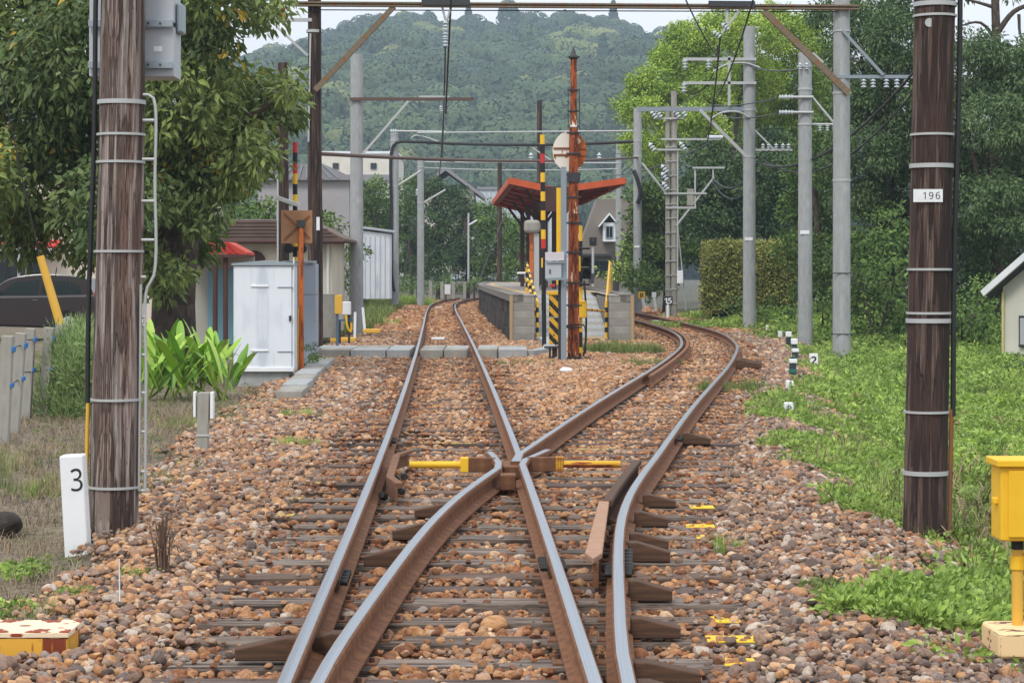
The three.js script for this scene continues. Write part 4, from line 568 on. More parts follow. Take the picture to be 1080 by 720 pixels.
{
  const d = 42.2, { L, Y, k } = gearAt(d), o = thing('striped_signal_post', 'yellow and black banded post with a yellow box, right behind the rusty mast', 'signal post');
  striped(o, L(611.5, 382), L(611.5, 238), 2.9 * k, 9, 12); part(o, 'yellow_box', rbox(12 * k, 17 * k, 0.18, 0.015, ...L(612.5, 326.5, 0.12).toArray()), M.yellow); part(o, 'box_lid', rbox(13 * k, 1.6 * k, 0.2, 0.006, ...L(612.5, 318, 0.12).toArray()), M.yellow);
  for (const y of [275, 288]) { const h = part(o, 'signal_head', rbox(11 * k, 12 * k, 0.15, 0.02, ...L(618, y, 0.05).toArray()), M.black); part(h, 'visor', place(clean(new THREE.CylinderGeometry(4 * k, 4.4 * k, 0.12, 16, 1, true)), ...L(618, y, 0.17).toArray(), Math.PI / 2), M.black); }
  for (const y of [262, 300]) part(o, 'bracket', rod(L(606, y, 0.1), L(622, y, 0.1), 0.02), M.black); part(o, 'cable', tube([L(616, 296, 0.1), L(618, 330, 0.16), L(617, 365, 0.14), L(614, 380, 0.1)], 0.02), M.cable);
}
{
  const d = 41.6, { L, Y, k } = gearAt(d), o = thing('barrier_machine', 'yellow crossing barrier machine with black diagonal hazard stripes', 'barrier machine');
  const t = texture(128, 256, (u, v) => { const s = (u + v * 4) % 1, e = fbm(u * 9, v * 18, 4, 9); return mix3(s < 0.5 ? hex(0xe3b02a) : hex(0x1c1b1a), hex(0x8a6a3a), smooth(e, 0.66, 0.72)); }, [1, 1]); t.wrapS = t.wrapT = THREE.RepeatWrapping; const hz = std(0xffffff, 0.7, 0, { map: t });
  const g = rbox(12 * k, 26 * k, 0.22, 0.01), p = g.attributes.position, uv = g.attributes.uv; for (let i = 0; i < p.count; i++) uv.setXY(i, (p.getX(i) + p.getZ(i)) / (12 * k) + 0.5, p.getY(i) / (52 * k) + 0.75);
  const a = part(o, 'upper_case', g, hz); a.position.copy(L(585, 321)); const g2 = rbox(9.5 * k, 28 * k, 0.18, 0.01), p2 = g2.attributes.position, u2 = g2.attributes.uv; for (let i = 0; i < p2.count; i++) u2.setXY(i, p2.getX(i) / (12 * k) + 0.5, p2.getY(i) / (52 * k) + 0.25); const b = part(o, 'lower_case', g2, hz); b.position.copy(L(584, 349));
  part(o, 'top_plate', rbox(14 * k, 4 * k, 0.26, 0.01, ...L(584, 309).toArray()), M.yellow); part(o, 'base_plate', rbox(18 * k, 2 * k, 0.3, 0.006, ...L(583, 366).toArray()), M.steelDark); part(o, 'foot', rod(L(585, 366), L(585, 382), 0.05), M.steelDark); part(o, 'foot', rod(L(580, 366), L(580, 382), 0.02), M.steelDark); part(o, 'red_lamp', rbox(5 * k, 3 * k, 0.1, 0.01, ...L(583, 301).toArray()), M.red);
  const q = thing('hanging_arm', 'black jointed arm hanging beside the hazard striped machine', 'barrier arm'); part(q, 'upper_link', rod(L(574.5, 262, 0.1), L(573, 318, 0.1), 0.03), M.black); part(q, 'weight', rbox(4 * k, 18 * k, 0.08, 0.012, ...L(573, 318, 0.1).toArray()), M.black); part(q, 'lower_link', rod(L(574, 327, 0.1), L(575.5, 350, 0.1), 0.016), M.black); part(q, 'tip_weight', rbox(3 * k, 7 * k, 0.06, 0.01, ...L(574.5, 335, 0.1).toArray()), M.black);
  const { L: L2, k: k2 } = gearAt(47), s = thing('striped_warning_pole', 'tall thin yellow and black warning pole with red bands left of the rusty disc', 'warning pole'); const cols = ['yellow', 'black', 'red', 'black', 'yellow', 'black', 'yellow', 'black', 'yellow', 'black', 'yellow', 'red', 'black', 'yellow', 'black']; cols.forEach((c, i) => part(s, c + '_band', rod(L2(572 + i * 0.1, 142 + i * 10), L2(572 + i * 0.1 + 0.1, 152 + i * 10), 2.6 * k2, 2.6 * k2, 10), M[c])); part(s, 'lower_pole', rod(L2(573.5, 292), L2(574, 366), 2.4 * k2, 2.4 * k2), M.black);
  const wp = thing('wooden_utility_pole', 'thin distant wooden pole behind the striped warning pole, above the canopy', 'utility pole', null, at(569, 300, 96)); part(wp, 'shaft', rod(V(0, 0, 0), V(0, 8.1, 0), 0.13, 0.11, 12), M.poleDark); part(wp, 'bracket', rod(V(-0.3, 6, 0.1), V(0.9, 5.2, 0.1), 0.04), M.galv);
  const wp2 = thing('wooden_utility_pole', 'dark distant pole in front of the evergreens, left of the platform canopy', 'utility pole', null, at(527, 297, 110)); part(wp2, 'shaft', rod(V(0, 0, 0), V(0, 6, 0), 0.13, 0.11, 12), M.poleDark);
  const lp = thing('street_lamp', 'thin grey lamp post with a short angled lamp, left of the platform', 'street lamp', null, at(494, 300, 125)); part(lp, 'post', rod(V(0, 0, 0), V(0, 4.1, 0), 0.06), M.galv); part(lp, 'lamp_arm', rod(V(0, 3.4, 0), V(0.5, 3.7, 0), 0.05), M.whitePaint);
}
// ------------------------------------------------------------------ left side equipment
{
  const d = 35, k = d / FOCAL, b = at(277.5, 408, d), o = thing('relay_cabinet', 'white steel relay cabinet on a concrete plinth beside the orange post', 'cabinet', null, b), w = 63 * k, h = 113 * k, y0 = 16 * k;
  part(o, 'plinth', rbox(w * 0.87, y0 + 0.3, 0.6, 0.015, 0, y0 / 2 - 0.15, -0.3), M.concrete); part(o, 'body', rbox(w, h, 0.65, 0.012, 0, y0 + h / 2, -0.3), M.cabinet); part(o, 'door', rbox(w * 0.965, h * 0.95, 0.03, 0.008, -0.005, y0 + h / 2 + 0.02, 0.04), M.cabinet); part(o, 'sill', rbox(w * 1.02, 0.07, 0.1, 0.008, 0, y0 + 0.04, 0.03), M.whitePaint);
  const rf = new THREE.Shape([[-w / 2 - 0.02, 0], [0.05, 0.05], [w / 2 + 0.02, 0], [w / 2 + 0.02, -0.03], [-w / 2 - 0.02, -0.03]].map((p) => new THREE.Vector2(...p))); part(o, 'roof', boxUV(new THREE.ExtrudeGeometry(rf, { depth: 0.75, bevelEnabled: false }).translate(0, y0 + h + 0.02, -0.66)), M.boxGreyDark);
  for (const y of [0.2, 0.8]) { part(o, 'hinge_bar', rbox(0.28, 0.03, 0.03, 0.008, -0.05, y0 + h * y, 0.062), M.whitePaint); part(o, 'hinge_bar', rbox(0.25, 0.02, 0.02, 0.006, w / 2 - 0.12, y0 + h * (y - 0.01), 0.06), M.boxGreyDark); }
  part(o, 'handle', rbox(0.04, 0.09, 0.05, 0.01, w / 2 - 0.04, y0 + h * 0.5, 0.075), M.steelDark); part(o, 'side_strip', rbox(0.02, h * 1.08, 0.03, 0.004, w / 2 + 0.012, y0 + h / 2 + 0.05, 0.03), M.whitePaint);
  const e = thing('grey_cabinet', 'narrow grey cabinet behind the orange post, right of the white cabinet', 'cabinet', null, at(320, 396, 37.5)); part(e, 'body', rbox(0.42, 1.92, 0.5, 0.012, 0, 0.96, -0.3), std(0x9aa5b4, 0.6)); part(e, 'lid', rbox(0.55, 0.05, 0.6, 0.01, -0.1, 1.95, -0.3), M.boxGreyDark); part(e, 'seam', rbox(0.43, 0.015, 0.51, 0.003, 0, 1.4, -0.298), M.steelGrey);
  const { L, k: k2 } = gearAt(36.3), p = thing('orange_sign_post', 'orange post with a square rust brown sign seen from behind', 'sign'); part(p, 'post', rod(L(317.5, 392), L(317, 232), 3 * k2, 2.8 * k2, 14), M.orangePost); part(p, 'sign_plate', rbox(33 * k2, 35 * k2, 0.03, 0.006, ...L(312, 239, -0.1).toArray()), std(0xffffff, 0.85, 0, { map: texture(128, 128, (u, v) => mix3(hex(0xb08562), hex(0x96694a), fbm(u * 6, v * 6, 4, 6)), [1, 1]) }));
  for (const s of [-1, 1]) { part(p, 'cross_brace', beam(L(299, 239 - s * 14, -0.075), L(326, 239 + s * 12, -0.075), 0.02, 0.035), M.rustBrown); } part(p, 'post_cap', rbox(8 * k2, 8 * k2, 0.12, 0.01, ...L(317, 236, 0).toArray()), M.steelDark); part(p, 'thin_conduit', rod(L(314, 395, 0.1), L(315, 325, 0.1), 0.012), M.yellowPale);
  const { L: G, k: k3 } = gearAt(39), q = thing('crossing_warning_post', 'banded warning post with red top above the square rusty sign', 'warning post'); ['black', 'yellow', 'black', 'yellow', 'black', 'yellow', 'black', 'yellow', 'black', 'yellow', 'black', 'yellow', 'red', 'black', 'red'].forEach((c, i) => part(q, c + '_band', rod(G(311, 315 - i * 11), G(311, 304 - i * 11), 2.6 * k3, 2.6 * k3, 10), M[c])); part(q, 'lamp_bar', rbox(26 * k3, 4.5 * k3, 0.1, 0.01, ...G(304, 212.5, 0.1).toArray(), 0, 0, -0.33), M.whitePaint); for (const x of [305, 319]) part(q, 'lamp_head', place(clean(new THREE.CylinderGeometry(5 * k3, 5 * k3, 0.15, 18)), ...G(x, 262, 0.1).toArray(), Math.PI / 2), M.black); part(q, 'lower_pole', rod(G(311, 315), G(311, 400), 0.045), M.yellowPale);
  const wp = thing('wooden_utility_pole', 'old wooden pole half hidden by the cherry tree, behind the square sign', 'utility pole', null, at(299.5, 330, 52)); part(wp, 'shaft', rod(V(0, -0.6, 0), at(298, 66, 52).sub(wp.position), 0.14, 0.12, 14), M.poleDark); part(wp, 'conduit', rod(V(-0.14, 0, 0.1), V(-0.14, 3.2, 0.1), 0.025), M.galv);
}
{ // track-side sensor group near the crossing
  const { L, k } = gearAt(44.5), o = thing('sensor_post', 'blue grey post with a yellow head on a yellow base by the slab crossing', 'post'); part(o, 'post', beam(L(355.5, 369), L(355.5, 330), 3 * k, 0.05), std(0x4f6073, 0.6)); part(o, 'yellow_head', rbox(8 * k, 20 * k, 0.14, 0.015, ...L(357, 321).toArray()), M.yellowPale); part(o, 'base', rbox(13 * k, 5 * k, 0.25, 0.02, ...L(356.5, 369).toArray()), M.yellowPale);
  const { L: G, k: q } = gearAt(48), m = thing('meter_boxes', 'small white box on a blue frame right of the yellow headed post', 'box'); part(m, 'white_box', rbox(11 * q, 14 * q, 0.2, 0.02, ...G(364.5, 325).toArray()), M.whitePaint); part(m, 'frame', beam(G(353, 338), G(371, 337), 0.05, 0.04), std(0x3f5f86, 0.6)); part(m, 'leg', rod(G(358, 338), G(358, 362), 0.03), M.steelDark); part(m, 'leg', rod(G(368, 332), G(368, 362), 0.025), M.steelDark); part(m, 'yellow_hose', tube([G(365, 332, 0.1), G(367, 345, 0.12), G(370, 350, 0.1), G(371, 340, 0.1)], 0.025), M.yellow);
  for (const [x0, y0, x1, y1, l] of [[374, 359, 374.5, 329, 'left short white post at the foot of the round concrete pole'], [385, 352, 382.5, 324, 'right leaning white post at the foot of the round concrete pole']]) solo('white_stub_post', l, 'post', 'white posts at the pole foot', beam(at(x0, y0, 54), at(x1, y1, 54), 0.11, 0.06), M.whitePaint);
  solo('block_wall', 'low grey block wall between the slender wooden pole and the sensor post', 'wall', null, rbox(0.35, 0.95, 0.15, 0.01, ...at(348, 333, 47).toArray()), M.concreteWarm);
  for (const [x, y, l, w] of [[392, 349, 'yellow painted concrete block right of the white posts', 0.4], [362, 358, 'yellow painted kerb bar behind the sensor post', 0.6]]) solo('yellow_block', l, 'block', null, rbox(w, 0.1, 0.25, 0.02, ...at(x, y, 51).toArray()), M.yellowPale);
  const ds = [29.4, 31, 32.6, 34.2, 35.8, 37.4, 39], o2 = thing('cable_trough', 'row of concrete trough covers running up to the white cabinet', 'cable trough'); ds.forEach((d, i) => { const x = XA(lerp(309, 341, i / 6), d); const q2 = part(o2, 'cover', rbox(0.34, 0.22, 1.56, 0.015), i % 2 ? M.concrete : M.concreteWarm); q2.position.set(x, 0.0 + (i % 2) * 0.012, -d); q2.rotation.y = 0.03; });
}
{ // white distance post 3, stub post, rusty lid, rock, yellow box
  const d = 13.75, b = at(82, 581, d), o = thing('distance_post', 'leaning white painted post marked 3 beside the thick left pole', 'post', null, b), k = d / FOCAL; o.rotation.z = 0.055;
  part(o, 'post', rbox(25 * k, 102 * k + 0.1, 0.13, 0.014, 0, 51 * k - 0.05, 0), M.whitePaint);
  part(o, 'numeral', lettering('3', 0.125).scale(0.92, 1.12, 1).translate(0.028, 76 * k, 0.0655), M.black);
  const s = thing('concrete_stub', 'short concrete stub post with white plates strapped to its top', 'post', null, at(214, 487, 20.4)), ks = 20.4 / FOCAL; part(s, 'post', rbox(12 * ks, 75 * ks, 0.11, 0.01, 0, 36 * ks, 0, 0, 0, -0.03), M.concreteWarm); part(s, 'white_plate', rbox(0.025, 0.24, 0.1, 0.006, -0.075, 0.54, 0), M.whitePaint); part(s, 'white_plate', rbox(0.03, 0.25, 0.1, 0.006, 0.085, 0.53, 0), M.whitePaint); part(s, 'strap', rbox(0.125, 0.02, 0.125, 0.003, 0, 0.25, 0), M.galv);
  const l = thing('rusty_trough_lid', 'flaking yellow and cream steel lid with rust streaks in the gravel, bottom left corner', 'lid', null, V(XA(26, 9.75), 0.02, -9.75)); part(l, 'top', rbox(0.46, 0.03, 0.34, 0.008, 0, 0.055, 0), M.lidRust); part(l, 'front_face', rbox(0.45, 0.085, 0.03, 0.006, -0.004, -0.002, 0.15), M.lidSide); part(l, 'side_face', rbox(0.03, 0.09, 0.3, 0.006, 0.2, 0.0, 0), M.lidSide);
  const rk = new THREE.IcosahedronGeometry(0.11, 3), pk = rk.attributes.position; for (let i = 0; i < pk.count; i++) { const w = 0.8 + 0.45 * fbm(pk.getX(i) * 12 + 5, pk.getY(i) * 12 + pk.getZ(i) * 9, 3); pk.setXYZ(i, pk.getX(i) * w * 1.2, pk.getY(i) * w * 0.75, pk.getZ(i) * w); } rk.computeVertexNormals(); const rock = solo('dark_rock', 'dark lump of rock lying in the grass at the left edge', 'rock', null, clean(rk), M.darkStone[0]); rock.position.copy(at(4, 548, 15)); rock.position.y = height(rock.position.x, 15) + 0.05;
  const y = thing('yellow_terminal_box', 'bright yellow terminal box on a yellow pipe, cut by the right edge', 'terminal box', null, V(2.37, 0, -10)); const Y = (py) => EYE - (py - HORIZON) * 10 / FOCAL;
  part(y, 'case', rbox(0.3, Y(490) - Y(568), 0.2, 0.01, 0, (Y(490) + Y(568)) / 2, 0), M.yellow); part(y, 'door', rbox(0.26, Y(494) - Y(564), 0.014, 0.006, 0.015, (Y(492) + Y(566)) / 2, 0.105), M.yellow); part(y, 'lid', rbox(0.34, 0.032, 0.25, 0.006, 0, Y(486.5), 0), M.yellow); part(y, 'latch', rbox(0.025, 0.03, 0.04, 0.006, -0.16, Y(527), 0.03), M.yellow); part(y, 'cable_gland', rod(V(-0.05, Y(568), 0), V(-0.05, Y(579), 0), 0.028), M.black); part(y, 'pipe', rod(V(-0.05, Y(579), 0), V(-0.05, Y(664), 0), 0.026), M.yellowPale); part(y, 'pipe_coupling', rod(V(-0.05, Y(586), 0), V(-0.05, Y(600), 0), 0.034), M.yellow); part(y, 'pipe', rod(V(0.06, Y(568), -0.03), V(0.06, Y(664), -0.03), 0.022), M.yellowPale);
  const bs = thing('concrete_footing', 'square concrete footing with flaking cream paint under the yellow box', 'footing', null, V(2.37, 0, -9.95)); part(bs, 'cap', rbox(0.4, 0.12, 0.36, 0.02, 0.01, Y(661) - 0.05, 0), M.creamPeel); part(bs, 'block', rbox(0.36, 0.5, 0.32, 0.02, 0.015, Y(661) - 0.35, 0), M.concreteDirty);
  // small pegs on the right shoulder
  const pegs = [[810, 355, 60, 0], [823, 362, 55, 0], [832, 371, 49, 1], [838, 380, 45, 1], [839, 391, 41, 2], [836.5, 405, 36, 2], [833, 423, 31, 0], [832, 452, 25.5, 3]], pegL = ['farthest tiny white peg at the edge of the green bank', 'second farthest white peg on the green bank', 'white capped dark peg, third from the far end of the row', 'grey capped dark peg left of the plate marked 2', 'dark peg with a white band left of the plate marked 2', 'dark green peg with a white top in the row of pegs', 'squat pale grey peg at the gravel edge', 'nearest white peg with a dark number at the gravel edge'];
  const navy = std(0x26383f, 0.7), green = std(0x1f6a5c, 0.7);
  pegs.forEach(([px, py, dd, kind], i) => { const p = at(px, py - 2, dd), q = thing('marker_peg', pegL[i], 'marker peg', 'marker pegs along the right shoulder', p), h = [0.24, 0.32, 0.38, 0.26][kind]; q.scale.set(1.2, 1.1, 1.2); part(q, 'peg', rbox(0.09, h + 0.2, 0.09, 0.012, 0, h / 2 - 0.1, 0), kind === 0 || kind === 3 ? M.whitePaint : navy); if (kind === 1 || kind === 2) part(q, 'cap', rbox(0.11, kind === 1 ? 0.11 : 0.07, 0.11, 0.015, 0, h - (kind === 2 ? 0.06 : 0), 0), M.whitePaint); if (kind === 2) part(q, 'green_band', rbox(0.096, 0.06, 0.096, 0.01, 0, h * 0.45, 0), green); if (kind === 3) { part(q, 'numeral', lettering('2', 0.085).translate(0, h - 0.075, 0.046), M.black); } });
  const two = thing('distance_plate', 'small white plate marked 2 standing in the grass below the concrete poles', 'sign', null, at(858.5, 390, 40)); two.scale.setScalar(1.25); part(two, 'plate', rbox(0.13, 0.24, 0.03, 0.01, 0, 0.12, 0), M.whitePaint); part(two, 'numeral', lettering('2', 0.12, FONTB).translate(0, 0.14, 0.016), M.black);
  // signs beside the right track
  const sg = (name, label, px, py, dd, w, h, text, bg, fg, postH, tilt) => { const p = thing(name, label, 'sign', null, at(px, py, dd)); part(p, 'post', rod(V(0, -0.1, -0.03), V(tilt, postH, -0.03), 0.05), M.whitePaint); const pl = part(p, 'plate', rbox(w, h, 0.03, 0.006, tilt * 1.1, postH + h * 0.2, 0), bg === '#1b1c1e' ? M.black : bg === '#e2b430' ? M.yellow : M.whitePaint); for (const [i, ch] of text.split('').entries()) part(pl, 'numeral', lettering(ch, h * 0.66, FONTB).translate(tilt * 1.1 + (i - (text.length - 1) / 2) * w * 0.42, postH + h * 0.2, 0.016), fg === '#f2f2ee' ? M.whitePaint : M.black); };
  sg('number_sign', 'black sign with white 15 on a white post beside the curving track', 704.5, 331, 68, 0.3, 0.27, '15', '#1b1c1e', '#f2f2ee', 0.36, 0); sg('letter_sign', 'small tilted yellow sign on a white post left of the 15 sign', 680, 322, 75, 0.24, 0.24, 'B', '#e2b430', '#232323', 0.3, -0.09); sg('small_sign', 'small pale sign on a thick white post between the yellow and 15 signs', 692, 325, 73, 0.15, 0.17, '', '#cfd8de', '#333333', 0.42, -0.06);
  solo('white_stone', 'white painted stone on the gravel in front of the rusty mast', 'stone', null, clean(new THREE.SphereGeometry(0.1, 16, 10).scale(1.1, 0.55, 0.9)).translate(XA(597, 36), 0.05, -36), M.whitePaint);
}
// ------------------------------------------------------------------ left fence
{
  const posts = [[3, 464, 8, 354, 23], [14.6, 450, 22, 351, 25], [27, 438, 32, 346, 27.2], [45, 437, 52, 345, 27.4], [60, 424, 63, 342, 29.6], [77, 418, 79, 341, 31], [88, 412, 90, 340, 33]], L = ['leftmost concrete fence post with a blue clamp', 'second concrete fence post from the left edge', 'third concrete fence post from the left edge', 'fourth fence post, leaning, beside the feathery bush', 'fence post rising through the feathery bush at the yellow guard', 'fence post behind the top of the feathery bush', 'farthest fence post, next to the thick wooden pole'];
  const blue = std(0x2f6fae, 0.6), tops = [];
  posts.forEach(([x0, y0, x1, y1, d], i) => { const a = at(x0, y0, d), b = at(x1, y1, d), o = thing('fence_post', L[i], 'fence post', 'concrete posts of the leaning fence', a), v = b.clone().sub(a), g = rbox(0.12, v.length() + 0.2, 0.1, 0.012, 0, v.length() / 2 - 0.1, 0); const p = part(o, 'post', g, M.concreteWarm); o.rotation.z = -Math.atan2(v.x, v.y); part(o, 'clamp', rbox(0.03, 0.06, 0.11, 0.008, 0.065, v.length() - 0.14, 0), blue); if (i < 4) part(o, 'clamp', rbox(0.03, 0.05, 0.11, 0.008, 0.065, v.length() - 0.52, 0), blue); tops.push([b, a]); });
  for (const [t, l] of [[0.87, 'upper wire strung along the leaning concrete fence posts'], [0.5, 'lower wire strung along the leaning concrete fence posts']]) solo('fence_wire', l, 'wire', 'fence wires', tube(tops.map(([b, a]) => a.clone().lerp(b, t)), 0.008, 30, 5), M.wire);
  solo('guy_guard', 'yellow plastic guy wire guard slanting in front of the maroon car', 'guy guard', null, rod(at(65.5, 350, 30.5), at(42, 270, 30.5), 0.065, 0.055, 12), M.yellowPale);
}
// ------------------------------------------------------------------ vegetation helpers
function leafCluster(n, R, len, wid, droop, seed, flat = 1) {       // many small folded leaves spread through a clump
  const r = rngOf(seed), pos = [], nor = [], v = V(0, 0, 0), side = V(0, 0, 0), dir = V(0, 0, 0);
  for (let i = 0; i < n; i++) {
    dir.set(r() - 0.5, r() - 0.5, r() - 0.5).normalize(); const c = dir.clone().multiplyScalar(R * Math.cbrt(r())); c.y *= flat;
    const out = dir.clone().add(V(r() - 0.5, r() - 0.5 - droop, r() - 0.5).multiplyScalar(1.2)).normalize(); side.set(r() - 0.5, r() - 0.5, r() - 0.5).cross(out).normalize(); const up = side.clone().cross(out).normalize();
    const L = len * (0.7 + 0.6 * r()), W = wid * (0.7 + 0.6 * r()), a = c, t = c.clone().addScaledVector(out, L).add(V(0, -droop * L * 0.3, 0)), m = c.clone().addScaledVector(out, L * 0.45), l = m.clone().addScaledVector(side, W / 2).addScaledVector(up, W * 0.15), q = m.clone().addScaledVector(side, -W / 2).addScaledVector(up, W * 0.15);
    for (const p of [a, l, t, a, t, q]) pos.push(p.x, p.y, p.z);
  }
  const g = new THREE.BufferGeometry(); g.setAttribute('position', new THREE.Float32BufferAttribute(pos, 3)); g.computeVertexNormals(); return g;
}
const tint = (a, b, t, r, j = 0.18) => { const k = 1 + (r() - 0.5) * 2 * j; return mix3(a, b, t).map((x) => x * k); };
const cherryG = [1, 2, 3].map((s) => leafCluster(16, 0.2, 0.125, 0.062, 0.45, 40 + s)), broadG = [1, 2, 3].map((s) => leafCluster(22, 0.5, 0.24, 0.13, 0.2, 60 + s, 0.7)), fineG = [1, 2, 3].map((s) => leafCluster(26, 0.42, 0.2, 0.07, 0.35, 80 + s, 0.6)), weedG = [1, 2, 3].map((s) => leafCluster(38, 0.1, 0.042, 0.026, 0.1, 100 + s, 0.55));
function leaves(o, name, lobes, geos, mat, per, cols, size, seed, spread = 1, clump = 16) {   // lobes: [x, y, z, rx, ry, rz]
  const r = rngOf(seed), lists = geos.map(() => []);
  for (const [x, y, z, rx, ry, rz] of lobes) {
    const n = Math.round(per * rx * (ry + rz) * 0.5 * 4), tone = r();
    const subs = spread > 1 ? [...Array(clump)].map(() => { const u = V(r() * 2 - 1, r() * 1.7 - 0.7, r() * 2 - 1).normalize(); return { c: V(x + u.x * rx * 0.82, y + u.y * ry * 0.82, z + u.z * rz * 0.82), r: rx * rr(0.28, 0.5, r), t: r() }; }) : null;
    const nf = subs ? Math.round(n * 0.16) : n; if (subs) { for (let i = 0; i < n - nf; i++) { const k = subs[Math.floor(r() * subs.length)], u = V(r() * 2 - 1, r() * 1.8 - 0.8, r() * 2 - 1).normalize().multiplyScalar(k.r * (0.55 + 0.5 * Math.sqrt(r()))); lists[Math.floor(r() * geos.length)].push({ p: V(k.c.x + u.x, k.c.y + u.y * 0.75, k.c.z + u.z), e: [(r() - 0.5) * 0.9, r() * 6.3, (r() - 0.5) * 0.9], s: size * (0.75 + 0.5 * r()), c: cols(r, k.t) }); } }
    for (let i = 0; i < nf; i++) {
      const u = V(r() * 2 - 1, r() * 2 - 1, r() * 2 - 1); if (u.lengthSq() > 1) { i--; continue; } const L = u.length(); u.multiplyScalar((0.55 + 0.45 * Math.sqrt(L)) / Math.max(L, 0.01) * (0.93 + 0.16 * r()) * (r() < 0.3 ? 0.75 : 1));
      const wob = 1 + 0.22 * (fbm(u.x * 2.1 + x * 3 + 20, u.y * 2.1 + u.z * 1.7 + z + 90, 3) - 0.5) * 2 * spread;
      lists[Math.floor(r() * geos.length)].push({ p: V(x + u.x * rx * wob, y + u.y * ry * wob, z + u.z * rz * wob), e: [(r() - 0.5) * 0.9, r() * 6.3, (r() - 0.5) * 0.9], s: size * (0.75 + 0.5 * r()), c: cols(r, tone) });
    }
  }
  lists.forEach((l, i) => l.length && copies(o, name, geos[i], mat, l));
}
const pal = (a, b, odd, p = 0) => (r, tone) => (r() < p ? tint(odd, odd, 0, r) : tint(a, b, clamp(tone * 0.6 + r() * 0.5, 0, 1), r));
function limb(o, name, pts, r0, r1, m = M.bark) { const c = new THREE.CatmullRomCurve3(pts), n = 8; const gs = []; for (let i = 0; i < n; i++) gs.push(rod(c.getPoint(i / n), c.getPoint((i + 1.05) / n), lerp(r0, r1, i / n), lerp(r0, r1, (i + 1) / n), 9, true)); return part(o, name, gs, m); }
const lobesPx = (list, d, depth, seed, squash = 1) => { const r = rngOf(seed); return list.map(([px, py, rp]) => { const D = d + (r() - 0.5) * depth, p = at(px, py, D), R = rp * D / FOCAL; return [p.x, p.y, p.z, R, R * squash, R]; }); };
const rel = (lobes, o) => lobes.map(([x, y, z, a, b, c]) => [x - o.position.x, y - o.position.y, z - o.position.z, a, b, c]);

// cherry tree on the left
{
  const o = thing('cherry_tree', 'large leafy tree with drooping leaves and a few yellow ones, left of the tracks', 'tree', null, onGround(186, 37)), q = (px, py, d = 37) => at(px, py, d).sub(o.position);
  limb(o, 'trunk', [q(186, 395), q(183, 330), q(188, 270), q(196, 215)], 0.42, 0.3);
  limb(o, 'limb', [q(186, 320), q(150, 260), q(110, 215, 36), q(60, 190, 35)], 0.22, 0.06); limb(o, 'limb', [q(190, 230), q(215, 180), q(255, 130, 36), q(290, 105, 36)], 0.18, 0.04); limb(o, 'limb', [q(194, 220), q(170, 150), q(120, 90), q(60, 40)], 0.2, 0.05); limb(o, 'limb', [q(196, 220), q(205, 130), q(200, 40), q(215, -60)], 0.2, 0.05); limb(o, 'limb', [q(200, 60), q(235, 22), q(270, 8), q(310, 2)], 0.07, 0.02);
  const list = [[20, 20, 72], [-40, 60, 70], [90, 60, 70], [165, 30, 60], [205, -10, 50], [60, -50, 70], [140, -50, 60], [30, 115, 70], [110, 140, 66], [185, 100, 58], [245, 110, 42], [288, 108, 26], [40, 195, 56], [120, 215, 52], [200, 175, 50], [252, 160, 36], [180, 245, 44], [208, 218, 28], [15, 245, 30], [92, 258, 26], [176, 290, 22], [-30, 180, 50], [262, 2, 20], [292, 6, 13], [278, 16, 10], [225, 45, 26], [150, 285, 24], [238, 190, 26], [300, 88, 14]];
  const lo = rel(lobesPx(list, 36.5, 3.4, 5, 0.9), o);
  leaves(o, 'crown', lo, cherryG, M.leaf, 66, pal([0.06, 0.115, 0.03], [0.24, 0.31, 0.07], [0.6, 0.42, 0.05], 0.03), 1.15, 501);
}
// broad trees on the right: bright camphor above, darker trees below
function tree(name, label, px, base, d, list, cfg) {
  const o = thing(name, label, 'tree', cfg.group, at(px, base, d)), lo = rel(lobesPx(list, d, cfg.depth || 4, cfg.seed, cfg.squash || 0.85), o); const top = Math.max(...lo.map((l) => l[1]));
  limb(o, 'trunk', [V(0, -1, 0), V(0.1, top * 0.3, 0), V(-0.1, top * 0.75, 0)], cfg.r || 0.35, (cfg.r || 0.35) * 0.5); lo.slice(0, 4).forEach((l) => limb(o, 'limb', [V(0, top * 0.3, 0), V(l[0] * 0.4, lerp(top * 0.35, l[1], 0.5), l[2] * 0.4), V(l[0] * 0.85, l[1], l[2] * 0.85)], (cfg.r || 0.35) * 0.4, 0.05));
  leaves(o, 'crown', lo, cfg.geos, cfg.mat || M.leafFar, cfg.per, cfg.cols, cfg.size, cfg.seed + 1, 1.3); return o;
}
const bright = pal([0.13, 0.24, 0.025], [0.42, 0.55, 0.09]), mid = pal([0.055, 0.115, 0.03], [0.15, 0.235, 0.05]), dark = pal([0.035, 0.075, 0.03], [0.09, 0.15, 0.05]), dusk = pal([0.045, 0.09, 0.035], [0.13, 0.20, 0.075]);
tree('camphor_tree', 'tall bright green rounded tree rising behind the concrete poles on the right', 765, 335, 98, [[690, 92, 26], [720, 62, 30], [755, 42, 30], [795, 36, 32], [838, 44, 30], [872, 62, 26], [676, 118, 20], [662, 110, 12], [705, 120, 30], [745, 95, 34], [790, 88, 34], [832, 92, 34], [870, 100, 28], [668, 150, 16], [695, 160, 26], [735, 140, 34], [780, 140, 36], [825, 140, 34], [868, 150, 30], [812, 20, 20], [765, 24, 18], [720, 36, 14], [700, 66, 12], [850, 28, 16]], { seed: 31, depth: 9, geos: broadG, per: 50, cols: bright, size: 0.55, r: 0.4 });
